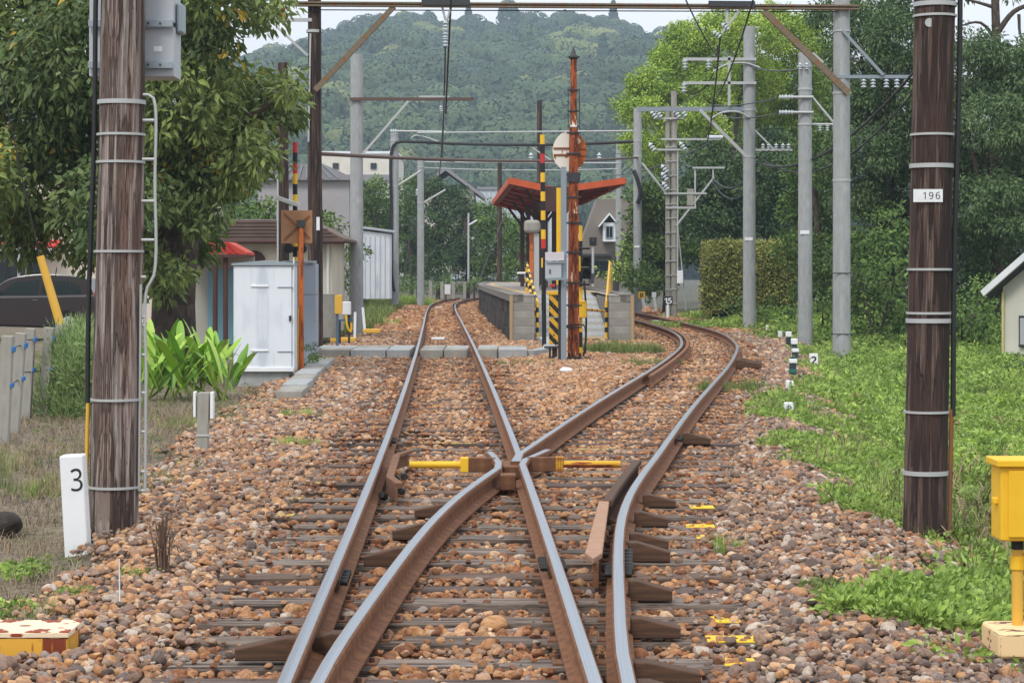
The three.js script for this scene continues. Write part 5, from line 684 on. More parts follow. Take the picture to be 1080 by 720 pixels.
tree('broadleaf_tree', 'mid green tree below the bright crown, behind the twin leg pole', 700, 335, 86, [[684, 228, 20], [694, 205, 24], [715, 215, 30], [682, 268, 20], [700, 255, 30], [728, 250, 28], [674, 205, 10], [690, 290, 26], [672, 292, 14]], { seed: 41, r: 0.15, geos: broadG, per: 34, cols: mid, size: 0.62 });
tree('broadleaf_tree', 'dark shaded tree directly behind the tall pole with insulator arms', 775, 335, 84, [[760, 195, 36], [800, 190, 36], [830, 200, 30], [750, 235, 30], [785, 230, 34], [825, 235, 30], [745, 170, 26], [810, 160, 28]], { seed: 51, r: 0.15, geos: broadG, per: 34, cols: dark, size: 0.62 });
tree('broadleaf_tree', 'dark tree filling the gap between the two right hand concrete poles', 862, 370, 66, [[862, 175, 30], [875, 215, 28], [850, 220, 26], [870, 255, 30], [845, 265, 24], [880, 295, 26], [860, 300, 24], [868, 140, 22]], { seed: 61, r: 0.12, geos: broadG, per: 44, cols: mid, size: 0.5 });
tree('cypress_tree', 'dark feathery evergreen behind the numbered right pole', 930, 385, 60, [[905, 60, 34], [940, 45, 36], [975, 70, 34], [900, 110, 34], [940, 105, 36], [980, 120, 34], [910, 160, 34], [950, 165, 36], [985, 175, 30], [905, 210, 30], [940, 220, 34], [975, 230, 34], [920, 270, 34], [960, 280, 34], [915, 320, 30], [955, 330, 30], [880, 20, 24], [915, 15, 26], [955, 5, 26]], { seed: 71, squash: 0.85, r: 0.14, geos: fineG, per: 62, cols: dusk, size: 0.62 });
tree('cypress_tree', 'layered dark evergreen at the right edge above the white house', 1050, 385, 57, [[1025, 75, 36], [1065, 90, 36], [1100, 70, 36], [1010, 120, 34], [1050, 130, 38], [1090, 130, 36], [1020, 165, 36], [1060, 175, 38], [1100, 185, 36], [1015, 215, 34], [1055, 220, 36], [1095, 230, 36], [1020, 260, 34], [1060, 265, 34], [1015, 305, 32], [1040, 320, 30], [1010, 350, 28], [1040, 60, 26]], { seed: 81, squash: 0.85, r: 0.14, geos: fineG, per: 62, cols: dusk, size: 0.62 });
{
  const o = thing('pine_tree', 'crooked pine with bare dark boughs against the sky, top right corner', 'tree', null, at(1062, 385, 62)), q = (px, py) => at(px, py, 62).sub(o.position);
  limb(o, 'trunk', [q(1062, 390), q(1058, 200), q(1052, 60), q(1048, -60)], 0.2, 0.1); limb(o, 'bough', [q(1052, 35), q(1070, 12), q(1095, 2)], 0.09, 0.05); limb(o, 'bough', [q(1055, 50), q(1035, 24), q(1010, 28)], 0.06, 0.02); limb(o, 'bough', [q(1050, 8), q(1030, 2), q(1005, -4)], 0.06, 0.02); limb(o, 'bough', [q(1075, 15), q(1078, 40), q(1090, 45)], 0.05, 0.02);
  leaves(o, 'crown', rel(lobesPx([[1012, -4, 12], [1035, -8, 12], [1010, 30, 10], [1085, 40, 10], [1070, -6, 12], [1030, 40, 12]], 62, 2, 3, 0.5), o), fineG, M.leafFar, 10, dark, 0.7, 901);
}
// shrubs and hedges on the right
function shrub(label, list, d, cols, geos, per, size, seed, group = 'shrubs along the right bank', name = 'shrub') { const [px, py, rp] = list[0], o = thing(name, label, 'shrub', group, onGround(px, d)); const lo = rel(lobesPx(list, d, 1.6, seed, 0.85), o); for (const l of lo.slice(0, 3)) limb(o, 'stem', [V(0, -0.2, 0), V(l[0] * 0.5, l[1] * 0.5, l[2] * 0.5), V(l[0], l[1], l[2])], 0.05, 0.015); leaves(o, 'foliage', lo, geos, M.leafFar, per, cols, size, seed + 5, 1.2); return o; }
shrub('big dark leafy shrub right of the thickest concrete pole', [[925, 330, 34], [905, 290, 30], [945, 290, 34], [915, 245, 28], [948, 240, 26], [905, 360, 28], [945, 362, 30], [975, 345, 30]], 53, mid, broadG, 16, 0.55, 111);
shrub('dark shrub between the numbered pole and the white house', [[1015, 340, 28], [1035, 310, 24], [1005, 370, 22], [1040, 360, 24], [1018, 385, 16]], 50, mid, broadG, 16, 0.5, 121);
shrub('low shrub between the second and the thickest concrete pole', [[868, 330, 22], [860, 358, 18], [880, 350, 20], [840, 335, 14], [835, 355, 12]], 56, mid, broadG, 18, 0.42, 131);
shrub('loose green bush at the foot of the tall insulator pole', [[800, 320, 16], [815, 332, 16], [775, 328, 12], [828, 338, 14]], 64, mid, broadG, 18, 0.42, 141);
shrub('leafy bush in front of the white house corner', [[1072, 402, 12], [1060, 395, 8], [1082, 388, 12]], 42, dark, broadG, 24, 0.28, 151);
shrub('bright leafy bush growing behind the foot of the numbered pole', [[1048, 445, 22], [1030, 452, 14], [1066, 452, 16], [1050, 425, 16]], 30, bright, broadG, 26, 0.3, 161);
{ // vine covered block
  const d = 72, o = thing('vine_hedge', 'boxy yellow green vine thicket hanging over a bank, left of the tall insulator pole', 'hedge', null, at(793, 336, d)), R = rngOf(7), lists = [[], [], []];
  part(o, 'bank', rbox(95 * d / FOCAL, 60 * d / FOCAL, 2, 0.3, 0, 32 * d / FOCAL, -1.0), std(0x4a3a2c, 0.95));
  for (let i = 0; i < 2600; i++) { const px = rr(744, 842, R), py = 262 + 60 * Math.pow(R(), 0.8) + 6 * Math.sin(px * 0.12), front = R() < 0.75; const p = at(px, front ? py : 262 + rr(-4, 6, R), d - (front ? rr(0, 0.35, R) : -rr(0, 2, R))).sub(o.position); lists[i % 3].push({ p, e: [R() * 0.8, R() * 6.3, R() * 0.8], s: rr(0.3, 0.5, R), c: tint([0.16, 0.19, 0.04], [0.34, 0.33, 0.09], R(), R, 0.3) }); } lists.forEach((l, i) => copies(o, 'vines', broadG[i], M.leafFar, l));
}
// evergreens behind the left platform
const backT = [[352, 262, 105, [[352, 215, 22], [350, 245, 20], [370, 240, 20], [365, 270, 18], [345, 200, 14]], mid], [398, 250, 128, [[395, 205, 18], [400, 225, 20], [385, 225, 16], [405, 250, 16]], mid], [432, 290, 135, [[430, 215, 18], [425, 240, 18], [438, 255, 18], [428, 275, 18], [434, 195, 10]], mid], [462, 295, 132, [[462, 212, 20], [455, 238, 20], [468, 258, 20], [458, 282, 20], [456, 195, 10]], dark], [492, 295, 136, [[488, 225, 18], [498, 248, 20], [486, 268, 20], [498, 285, 18], [482, 205, 10]], dark], [524, 295, 130, [[520, 235, 16], [530, 255, 20], [522, 278, 20], [536, 240, 14], [515, 222, 10]], mid], [548, 292, 126, [[545, 250, 18], [552, 272, 18], [540, 285, 14]], mid]];
const backL = ['green tree right of the slender wooden pole, behind the round concrete pole', 'tree behind the white shed roof', 'tree between the black cable pole and the slim concrete pole', 'dark evergreen directly right of the slim concrete pole', 'dark evergreen behind the thin lamp post', 'green tree behind the dark distant pole', 'low tree left of the canopy columns'];
backT.forEach(([px, base, d, list, cols], i) => tree('background_tree', backL[i], px, 310, d, list, { seed: 200 + i * 7, depth: 3, geos: broadG, per: 26, cols, size: 0.72, r: 0.2, group: 'trees behind the far left track' }));
tree('background_tree', 'green bush like tree behind the right end of the platform', 648, 305, 118, [[656, 285, 12], [644, 290, 9], [664, 268, 13], [669, 250, 12]], { seed: 290, depth: 3, geos: broadG, per: 8, cols: bright, size: 0.9, r: 0.2 });
tree('garden_tree', 'green garden shrub tree under the brown roofed house, left of the slender pole', 265, 330, 62, [[262, 228, 16], [285, 225, 16], [240, 240, 14], [310, 240, 14], [345, 240, 16], [355, 265, 16], [360, 295, 14], [372, 270, 12]], { seed: 300, depth: 4, geos: broadG, per: 30, cols: mid, size: 0.5, r: 0.1 });
// ------------------------------------------------------------------ buildings
const wallOf = (c, seed) => std(0xffffff, 0.9, 0, { map: texture(128, 128, (u, v) => mix3(hex(c), hex(c).map((x) => x * 0.9), fbm(u * 5 + seed, v * 5, 4, 5)), [3, 3]) });
const roofBrown = std(0xffffff, 0.85, 0, { map: texture(128, 128, (u, v) => mix3(hex(0x5d4c44), hex(0x77665c), fbm(u * 8, v * 8, 4, 8)), [2, 2]) }), roofGrey = std(0x8a878c, 0.8), roofDark = std(0x4a4a52, 0.75);
function win(o, x, y, z, w, h, frame = M.steelDark) { const f = part(o, 'window', [rbox(w + 0.12, 0.06, 0.08, 0.01, x, y + h / 2 + 0.03, z), rbox(w + 0.12, 0.06, 0.1, 0.01, x, y - h / 2 - 0.03, z), rbox(0.06, h, 0.08, 0.01, x - w / 2 - 0.03, y, z), rbox(0.06, h, 0.08, 0.01, x + w / 2 + 0.03, y, z), rbox(0.04, h, 0.06, 0.008, x, y, z)], frame); part(f, 'pane', box(w, h, 0.02, x, y, z - 0.01), M.glass); return f; }
function gable(w, rise, depth, over = 0.3, t = 0.1) { const s = new THREE.Shape([[-w / 2 - over, -over * rise / (w / 2)], [0, rise], [w / 2 + over, -over * rise / (w / 2)], [w / 2 + over, -over * rise / (w / 2) - t], [0, rise - t], [-w / 2 - over, -over * rise / (w / 2) - t]].map((p) => new THREE.Vector2(...p))); return boxUV(new THREE.ExtrudeGeometry(s, { depth, bevelEnabled: false }).translate(0, 0, -depth)); }
{ // white house at the right edge: its small gable faces left, the long side faces the line
  const d = 44, o = thing('white_house', 'white house with a dark window and a grey gabled roof at the right edge', 'house', null, at(1095, 402, d)), k = d / FOCAL, w = 1.7, h = (402 - 303) * k, wall = wallOf(0xdad8cc, 3); o.rotation.y = -0.85;
  const s = new THREE.Shape([[-w / 2, -0.8], [-w / 2, h], [0, h + 0.6], [w / 2, h], [w / 2, -0.8]].map((p) => new THREE.Vector2(...p))); part(o, 'wall', boxUV(new THREE.ExtrudeGeometry(s, { depth: 6, bevelEnabled: false }).translate(0, 0, -6)), wall);
  const r = part(o, 'roof', gable(w, 0.62, 6.6, 0.26, 0.09).translate(0, h + 0.1, 0.3), roofDark); for (const e of [-1, 1]) part(r, 'bargeboard', [beam(V(e * (w / 2 + 0.26), h - 0.13, 0.33), V(0, h + 0.68, 0.33), 0.05, 0.13)], M.whitePaint);
  win(o, 0.02, 1.0, 0.03, 0.75, 0.52); part(o, 'shutter_box', rbox(0.2, 0.54, 0.06, 0.01, -0.27, 1.0, 0.06), std(0xa9acb0, 0.6)); part(o, 'rain_pipe', rod(V(-w / 2 + 0.04, -0.5, 0.05), V(-w / 2 + 0.04, h - 0.1, 0.05), 0.03), std(0xc3bd86, 0.7));
}
{ // brown roofed house and porch on the left
  const d = 54, b = at(262, 352, d), o = thing('brown_roofed_house', 'low cream house with a brown roof behind the white cabinet', 'house', null, b), k = d / FOCAL, w = 176 * k, h = 102 * k;
  part(o, 'wall', box(w, h, 4, 0, h / 2, -2), wallOf(0xd9d2c0, 5)); const rs = new THREE.Shape([[-w / 2 - 0.3, -0.04], [-w / 2 + 0.1, 0.42], [w / 2 - 0.6, 0.42], [w / 2 + 0.34, -0.04], [w / 2 + 0.34, -0.1], [-w / 2 - 0.3, -0.1]].map((p) => new THREE.Vector2(...p))); const roof = part(o, 'roof', boxUV(new THREE.ExtrudeGeometry(rs, { depth: 4.6, bevelEnabled: false }).translate(0, h, -4.2)), roofBrown); part(roof, 'ridge_cap', rbox(w - 0.5, 0.07, 0.3, 0.02, -0.25, h + 0.45, -2), roofGrey); for (let i = 0; i < 5; i++) part(roof, 'tile_course', box(w + 0.3 - i * 0.22, 0.02, 0.04, 0, h + 0.02 + i * 0.085, 0.405), roofBrown); part(roof, 'gutter', rod(V(-w / 2 - 0.3, h - 0.12, 0.46), V(w / 2 + 0.34, h - 0.12, 0.46), 0.05), M.brownSteel);
  part(o, 'rain_pipe', rod(V(w / 2 - 0.1, 0, 0.06), V(w / 2 - 0.1, h, 0.06), 0.035), M.whitePaint);
  const arch = new THREE.Shape(); arch.absarc(0, 0, 0.28, 0, Math.PI); part(o, 'dark_arch', boxUV(new THREE.ExtrudeGeometry(arch, { depth: 0.06, bevelEnabled: false }).translate((268 - 262) * k, (352 - 276) * k, 0)), M.brownSteel);
  const d2 = 47, b2 = at(228, 366, d2), p = thing('red_porch', 'small porch with a red tiled roof, brown posts and a teal door', 'porch', null, b2), q = d2 / FOCAL; const pr = new THREE.Shape([[-42 * q, 0], [-36 * q, 14 * q], [12 * q, 14 * q], [32 * q, 3 * q], [32 * q, 0]].map((v) => new THREE.Vector2(...v))); const rr2 = part(p, 'roof', boxUV(new THREE.ExtrudeGeometry(pr, { depth: 1.4, bevelEnabled: false }).translate(0, 97 * q, -1.4)), std(0xffffff, 0.8, 0, { map: texture(64, 64, (u, v) => mix3(hex(0xb4392e), hex(0xc95a48), fbm(u * 6, v * 6, 3, 6)), [1, 1]) })); for (let i = 0; i < 9; i++) part(rr2, 'tile_rib', beam(V(-38 * q + i * 7.5 * q, 97 * q + 2 * q, 0.02), V(-33 * q + i * 5.6 * q, 97 * q + 13.6 * q, 0.02), 0.03, 0.04), M.red); part(rr2, 'fascia', beam(V(-42 * q, 96 * q, 0.02), V(34 * q, 96 * q, 0.02), 0.06, 0.07), M.brownSteel);
  for (const x of [-26, -2, 9]) part(p, 'post', rod(V(x * q, 0, -0.1), V(x * q, 96 * q, -0.1), 0.055), M.brownSteel); part(p, 'door', rbox(32 * q, 82 * q, 0.06, 0.01, -2 * q, 42 * q, -1.3), std(0x6f9aa8, 0.7)); part(p, 'wall', box(64 * q, 96 * q, 0.1, 0, 48 * q, -1.42), wallOf(0xb5b3a8, 2));
}
{ // shop with red awning behind the car
  const d = 78, b = at(30, 345, d), o = thing('cream_shop', 'cream building with a red awning strip behind the maroon car', 'building', null, b), k = d / FOCAL; part(o, 'wall', box(330 * k, 150 * k, 5, 20 * k, 75 * k, -2.5), wallOf(0xe0d3c4, 8)); part(o, 'awning', [rbox(150 * k, 6 * k, 0.9, 0.03, -40 * k, 86 * k, 0.4, 0.25)], M.red); part(o, 'awning_trim', rbox(150 * k, 2.5 * k, 0.05, 0.01, -40 * k, 81.5 * k, 0.86), M.whitePaint); win(o, -22 * k, 55 * k, 0.05, 22 * k, 42 * k); win(o, 8 * k, 55 * k, 0.05, 16 * k, 40 * k); part(o, 'dark_panel', rbox(36 * k, 60 * k, 0.05, 0.01, -22 * k, 50 * k, 0.02), std(0x3a4048, 0.5)); part(o, 'pole', rod(V(-4 * k, 0, 1), V(-4 * k, 110 * k, 1), 0.05), M.galv);
}
{ // far buildings
  const simple = (name, label, px, base, d, w, h, depth, wall, roof, rise) => { const b = at(px, base, d), o = thing(name, label, 'building', null, b), k = d / FOCAL; part(o, 'wall', box(w * k, h * k + 2, depth, 0, h * k / 2 - 1, -depth / 2), wall); if (rise) { const s = new THREE.Shape([[-w * k / 2 - 0.4, 0], [-w * k / 2 + w * k * 0.28, rise * k], [w * k / 2 - w * k * 0.28, rise * k], [w * k / 2 + 0.4, 0]].map((p) => new THREE.Vector2(...p))); part(o, 'roof', boxUV(new THREE.ExtrudeGeometry(s, { depth: depth + 0.6, bevelEnabled: false }).translate(0, h * k, -depth - 0.3)), roof); } else part(o, 'roof', rbox(w * k + 0.3, 0.25, depth + 0.3, 0.03, 0, h * k + 0.1, -depth / 2), roof); o.k = k; return o; };
  const h1 = simple('grey_roofed_house', 'two storey house with a pale grey hipped roof beside the slender wooden pole', 320, 285, 92, 96, 95, 6, wallOf(0xa9a6a8, 4), roofGrey, 17); for (let i = 0; i < 10; i++) part(h1, 'roof_seam', beam(V((-38 + i * 8.4) * h1.k, 97 * h1.k, 0.33), V((-18 + i * 4.4) * h1.k, 111 * h1.k, 0.33), 0.05, 0.05), M.boxGreyDark); win(h1, -38 * h1.k, 48 * h1.k, 0.05, 14 * h1.k, 20 * h1.k);
  const h2 = simple('white_factory', 'long white flat roofed building in front of the hill, left', 372, 270, 210, 92, 108, 14, wallOf(0xe2dccf, 6), M.whitePaint, 0); for (const x of [-18, 2, 22]) win(h2, x * h2.k, 95 * h2.k, 0.1, 5 * h2.k, 5 * h2.k); part(h2, 'dark_band', box(92 * h2.k, 8 * h2.k, 0.1, 0, 82 * h2.k, 0.06), roofGrey);
  const h3 = simple('blue_white_shed', 'pale corrugated warehouse between the evergreens and the canopy', 540, 270, 190, 130, 70, 12, wallOf(0xc9d2da, 7), roofGrey, 0); for (let i = 0; i < 26; i++) part(h3, 'cladding_rib', box(0.12, 70 * h3.k, 0.08, (-62 + i * 5) * h3.k, 35 * h3.k, 0.04), M.boxGrey);
  const h4 = simple('tiled_house', 'house with a dark overhanging gable roof above the far evergreens', 470, 260, 170, 60, 62, 8, wallOf(0xcfc8be, 9), roofDark, 0); part(h4, 'gable_roof', gable(60 * h4.k, 22 * h4.k, 9, 0.8, 0.3).translate(0, 62 * h4.k, 0.6), roofGrey); win(h4, -8 * h4.k, 50 * h4.k, 0.05, 10 * h4.k, 8 * h4.k);
  const b = at(640, 305, 135), o = thing('dormer_house', 'grey roofed house with a white dormer window beyond the platform', 'house', null, b), k = 135 / FOCAL; const s = new THREE.Shape([[-30 * k, 0], [-30 * k, 40 * k], [-10 * k, 95 * k], [30 * k, 95 * k], [40 * k, 40 * k], [40 * k, 0]].map((p) => new THREE.Vector2(...p))); part(o, 'roof', boxUV(new THREE.ExtrudeGeometry(s, { depth: 5, bevelEnabled: false }).translate(0, 0, -5)), std(0x7d746c, 0.9)); const dm = part(o, 'dormer', rbox(13 * k, 20 * k, 1.2, 0.02, 2 * k, 60 * k, 0.4), M.whitePaint); part(dm, 'dormer_roof', gable(15 * k, 9 * k, 1.5, 0.2, 0.12).translate(2 * k, 71 * k, 1.3), M.whitePaint); win(o, 2 * k, 60 * k, 1.03, 6 * k, 11 * k, M.steelGrey); part(o, 'eave', rbox(80 * k, 3 * k, 0.5, 0.02, 0, 36 * k, 0.2), M.steelDark); win(o, -8 * k, 22 * k, 0.05, 20 * k, 14 * k);
  const d = 92, sb = at(398, 315, d), sh = thing('white_shed', 'small white corrugated shed beside the black cable pole', 'shed', null, sb), q = d / FOCAL; sh.rotation.y = 0.35; const ss = new THREE.Shape([[-0.72, 0], [-0.72, 72 * q], [0.62, 68 * q], [0.62, 0]].map((p) => new THREE.Vector2(...p))); part(sh, 'wall', boxUV(new THREE.ExtrudeGeometry(ss, { depth: 3, bevelEnabled: false }).translate(0, 0, -3)), M.cabinet); part(sh, 'roof', [rbox(1.6, 0.1, 3.3, 0.02, -0.05, 71 * q + 0.08, -1.5, 0, 0, -0.115)], M.boxGrey); for (let i = 0; i < 6; i++) part(sh, 'cladding_rib', box(0.03, 66 * q, 0.03, -0.55 + i * 0.22, 33 * q, 0.015), M.boxGrey);
}
{ // maroon car
  const d = 58, k = d / FOCAL, o = thing('maroon_car', 'maroon compact hatchback parked behind the concrete fence, facing left', 'car', null, V(XA(103, d), 0.0, -d)); o.rotation.y = Math.PI; o.scale.set(1.02, 1, 1);
  // local x: rear at 0, nose at +4 (turned to face left)
  const paint = phys(0x1d070b, 0.3, { clearcoat: 0.8, clearcoatRoughness: 0.1 });
  const body = new THREE.Shape(); body.moveTo(0.05, 0.35); body.lineTo(0.02, 0.75); body.quadraticCurveTo(0.05, 0.98, 0.12, 1.02); body.lineTo(3.0, 0.98); body.quadraticCurveTo(3.85, 0.92, 3.95, 0.7); body.lineTo(3.98, 0.35); body.lineTo(3.55, 0.26); body.absarc(3.2, 0.3, 0.36, 0, Math.PI); body.lineTo(1.1, 0.24); body.absarc(0.75, 0.3, 0.36, 0, Math.PI); body.closePath();
  part(o, 'body', boxUV(new THREE.ExtrudeGeometry(body, { depth: 1.5, bevelEnabled: true, bevelSize: 0.06, bevelThickness: 0.07, bevelSegments: 3, curveSegments: 10 }).translate(0, 0, -0.1)), paint);
  const cab = new THREE.Shape(); cab.moveTo(0.1, 1.0); cab.lineTo(0.28, 1.46); cab.quadraticCurveTo(0.5, 1.58, 1.4, 1.6); cab.quadraticCurveTo(2.1, 1.58, 2.4, 1.42); cab.lineTo(3.05, 0.98); cab.closePath();
  part(o, 'cabin', boxUV(new THREE.ExtrudeGeometry(cab, { depth: 1.3, bevelEnabled: true, bevelSize: 0.03, bevelThickness: 0.06, bevelSegments: 3 }).translate(0, 0, 0)), paint);
  const glassM = std(0x1c2a2a, 0.06), wn = (pts, name) => { const s = new THREE.Shape(pts.map((p) => new THREE.Vector2(...p))); part(o, name, boxUV(new THREE.ExtrudeGeometry(s, { depth: 0.02, bevelEnabled: false }).translate(0, 0, -0.085)), glassM); };
  wn([[0.42, 1.08], [0.5, 1.32], [0.62, 1.4], [0.72, 1.42], [0.72, 1.04], [0.55, 1.03]], 'quarter_window'); wn([[0.76, 1.04], [0.76, 1.43], [1.42, 1.46], [1.5, 1.03]], 'rear_window'); wn([[1.58, 1.03], [1.54, 1.46], [2.1, 1.42], [2.68, 1.03]], 'front_window');
  part(o, 'chrome_strip', tube([V(0.42, 1.06, -0.09), V(0.6, 1.02, -0.09), V(1.5, 1.01, -0.09), V(2.75, 1.01, -0.09)], 0.018), M.galv); part(o, 'mirror', rbox(0.12, 0.14, 0.2, 0.04, 2.62, 1.12, -0.2), M.black); part(o, 'tail_light', rbox(0.1, 0.32, 0.14, 0.03, 0.04, 1.0, -0.02), M.red);
  for (const x of [0.75, 3.2]) for (const z of [-0.02, 1.3]) { const w = part(o, 'wheel', place(clean(new THREE.CylinderGeometry(0.31, 0.31, 0.2, 24)), x, 0.31, z, Math.PI / 2), M.black); part(w, 'rim', place(clean(new THREE.CylinderGeometry(0.19, 0.19, 0.21, 18)), x, 0.31, z - (z < 0.5 ? 0.005 : -0.005), Math.PI / 2), M.galv); }
  part(o, 'door_handle', rbox(0.16, 0.03, 0.03, 0.01, 1.62, 0.92, -0.18), paint);
}
// ------------------------------------------------------------------ hill with woods
{
  const ridge = curve([[0, 170], [120, 135], [200, 112], [264, 90], [301, 81], [338, 75], [366, 59], [399, 49], [428, 41], [457, 46], [481, 53], [510, 49], [534, 57], [559, 53], [588, 44], [616, 42], [645, 51], [674, 59], [700, 68], [760, 92], [850, 130], [960, 172], [1080, 206]]);
  const D0 = 430, D1 = 950, hillY = (x, d) => { const px = 540 + x * FOCAL / D1, top = EYE + (HORIZON - ridge(clamp(px, -200, 1250))) * D1 / FOCAL, n = (fbm(x * 0.008 + 30, d * 0.008, 4) - 0.5) * 40; const t = clamp((d - D0) / (D1 - D0), 0, 1); const up = d <= D1 ? Math.pow(t, 0.85) : 1 - smooth(d, D1, 1300) * 0.8; return Math.max(-1, top * up + n * t * (1 - t) * 2.2 * (d < D1 ? 1 : 0)); };
  const pos = [], idx = [], nx = 90, nz = 60; for (let j = 0; j <= nz; j++) for (let i = 0; i <= nx; i++) { const d = lerp(D0 - 10, 1300, j / nz), x = lerp(-450, 450, i / nx); pos.push(x, hillY(x, d), -d); } for (let j = 0; j < nz; j++) for (let i = 0; i < nx; i++) { const a = j * (nx + 1) + i; idx.push(a, a + 1, a + nx + 1, a + 1, a + nx + 2, a + nx + 1); }
  const g = new THREE.BufferGeometry(); g.setAttribute('position', new THREE.Float32BufferAttribute(pos, 3)); g.setIndex(idx); g.computeVertexNormals(); const m = shadow(new THREE.Mesh(g, std(0x2c3a24, 0.95))); m.name = 'hill'; scene.add(m); tag(m, 'wooded hill behind the station', null, null, 'structure');
  // tree crowns: lumpy clumps of leaf faces
  const crown = (seed, conifer) => { const r = rngOf(seed), list = []; const lob = [...Array(conifer ? 7 : 9)].map((_, k) => (conifer ? [0, 0.3 + k * 0.17, 0, 0.42 * (1 - k / 8), 0.14] : [(r() - 0.5) * 1.1, 0.45 + r() * 0.5, (r() - 0.5) * 1.1, 0.35 + r() * 0.2, 0.3 + r() * 0.12])); const pos2 = []; for (const [x, y, z, R, Ry] of lob) for (let i = 0; i < 420; i++) { const u = V(r() * 2 - 1, r() * 1.7 - 0.7, r() * 2 - 1).normalize(), c = V(x + u.x * R, y + u.y * Ry, z + u.z * R), s = 0.03 + r() * 0.035, t1 = V(r() - 0.5, r() - 0.5, r() - 0.5).cross(u).normalize(), t2 = t1.clone().cross(u).addScaledVector(u, (r() - 0.5) * 0.9).normalize(); const A = c.clone().addScaledVector(t1, s), B = c.clone().addScaledVector(t2, s * 0.8), C = c.clone().addScaledVector(t1, -s), Dd = c.clone().addScaledVector(t2, -s * 0.8); for (const p of [A, B, C, A, C, Dd]) pos2.push(p.x, p.y, p.z); } const q = new THREE.BufferGeometry(); q.setAttribute('position', new THREE.Float32BufferAttribute(pos2, 3)); q.computeVertexNormals(); return q; };
  const cg = [crown(1), crown(2), crown(3), crown(4), crown(5, true)], lists = cg.map(() => []), r = rngOf(99);
  for (let d = D0 - 4; d < D1 + 35; d += 6.4) for (let x = -0.235 * d - 25; x < 0.235 * d + 25; x += 6.6) {
    const X = x + (r() - 0.5) * 7, D = d + (r() - 0.5) * 7, y = hillY(X, D), patch = fbm(X * 0.014 + 3, D * 0.014, 3), cf = patch > 0.55 && r() < 0.05, s = rr(4.6, 12.5, r) * (cf ? 0.9 : 1);
    const c = cf ? tint([0.028, 0.05, 0.03], [0.05, 0.08, 0.04], r(), r) : r() < 0.07 ? tint([0.15, 0.19, 0.06], [0.2, 0.22, 0.08], r(), r) : tint([0.036, 0.066, 0.034], [0.09, 0.135, 0.048], clamp(patch * 1.5 + r() * 0.6 - 0.7, 0, 1), r, 0.2);
    lists[cf ? 4 : Math.floor(r() * 4)].push({ p: V(X, y - 0.6, -D), e: [0, r() * 6.3, 0], s: [s, s * (cf ? 1.3 : rr(0.8, 1.15, r)), s], c });
  }
  const wood = new THREE.Group(); wood.name = 'hillside_wood'; scene.add(wood); tag(wood, 'dense woodland covering the distant hill', null, null, 'stuff'); lists.forEach((l, i) => copies(wood, 'tree_crowns', cg[i], M.leafFar, l));
  // single trees standing out on the skyline
  [[596, 26, 7, 1, 'lone dark conifer on the skyline left of the hill top'], [647, 30, 10, 1, 'broad lone conifer on the skyline right of the hill top'], [464, 38, 10, 0, 'rounded tree on the skyline above the left contact wire'], [494, 34, 10, 1, 'dark conifer on the skyline right of the contact wire'], [550, 34, 12, 0, 'loose crowned tree on the skyline left of the rusty mast']].forEach(([px, py, s, cf, label]) => { const o = thing('skyline_tree', label, 'tree', 'trees on the skyline', at(px, py + 16, 950)); part(o, 'trunk', rod(V(0, -6, 0), V(0, s * 0.8, 0), 0.4, 0.2, 8), M.bark); const q = shadow(new THREE.Mesh(cg[cf ? 4 : 1], cf ? std(0x26352a, 0.9) : std(0x3d5230, 0.9))); q.scale.set(s, s * 1.3, s); q.name = 'crown'; o.add(q); });
}
// ------------------------------------------------------------------ plants near the tracks
{
  const o = thing('ginger_plant', 'clump of broad bright green blade leaves beside the white cabinet', 'plant', null, onGround(205, 31)), r = rngOf(66), fresh = [0x98c43a, 0x86b436, 0xb2d05a, 0x6e9c34].map((c) => phys(c, 0.55, { transmission: 0.25, thickness: 0, side: THREE.DoubleSide }));
  const blade = (L, W, bend) => { const n = 8, pos = []; const p = (t, s) => { const w = W * Math.pow(Math.sin(Math.PI * clamp(t * 0.93 + 0.04, 0, 1)), 0.7), x = L * t - bend * L * t * t * 0.35, y = L * t * (1 - bend * t * 0.9); return V(x * 0.55, y + Math.abs(s) * w * 0.22, s * w); }; for (let i = 0; i < n; i++) { const a = i / n, b = (i + 1) / n; for (const s of [-0.5, 0.5]) { const A = p(a, 0), B = p(b, 0), C = p(b, s), D = p(a, s); for (const v of s < 0 ? [A, B, C, A, C, D] : [A, C, B, A, D, C]) pos.push(v.x, v.y, v.z); } } const g = new THREE.BufferGeometry(); g.setAttribute('position', new THREE.Float32BufferAttribute(pos, 3)); g.computeVertexNormals(); return g; };
  const bg = [blade(1.0, 0.13, 0.35), blade(1.2, 0.12, 0.5), blade(0.8, 0.14, 0.2), blade(0.95, 0.1, 0.75)];
  for (let i = 0; i < 105; i++) { const px = rr(150, 248, r), h = rr(0.02, 0.35, r), b = share(o, 'leaf', bg[Math.floor(r() * 4)], fresh[Math.floor(r() * 4)]); const a = Math.pow(r(), 1) * 6.28; b.position.set(XA(px, 31) - o.position.x, h, (r() - 0.5) * 1.2); b.rotation.set(0, a, (r() - 0.5) * 0.6); b.scale.setScalar(rr(0.65, 1.25, r) * (px > 225 || px < 155 ? 0.75 : 1)); }
  for (let i = 0; i < 14; i++) part(o, 'stalk', rod(V(rr(-0.7, 0.5, r), -0.05, rr(-0.4, 0.4, r)), V(rr(-0.8, 0.6, r), rr(0.4, 0.7, r), rr(-0.4, 0.4, r)), 0.02, 0.012, 6), M.stem);
}
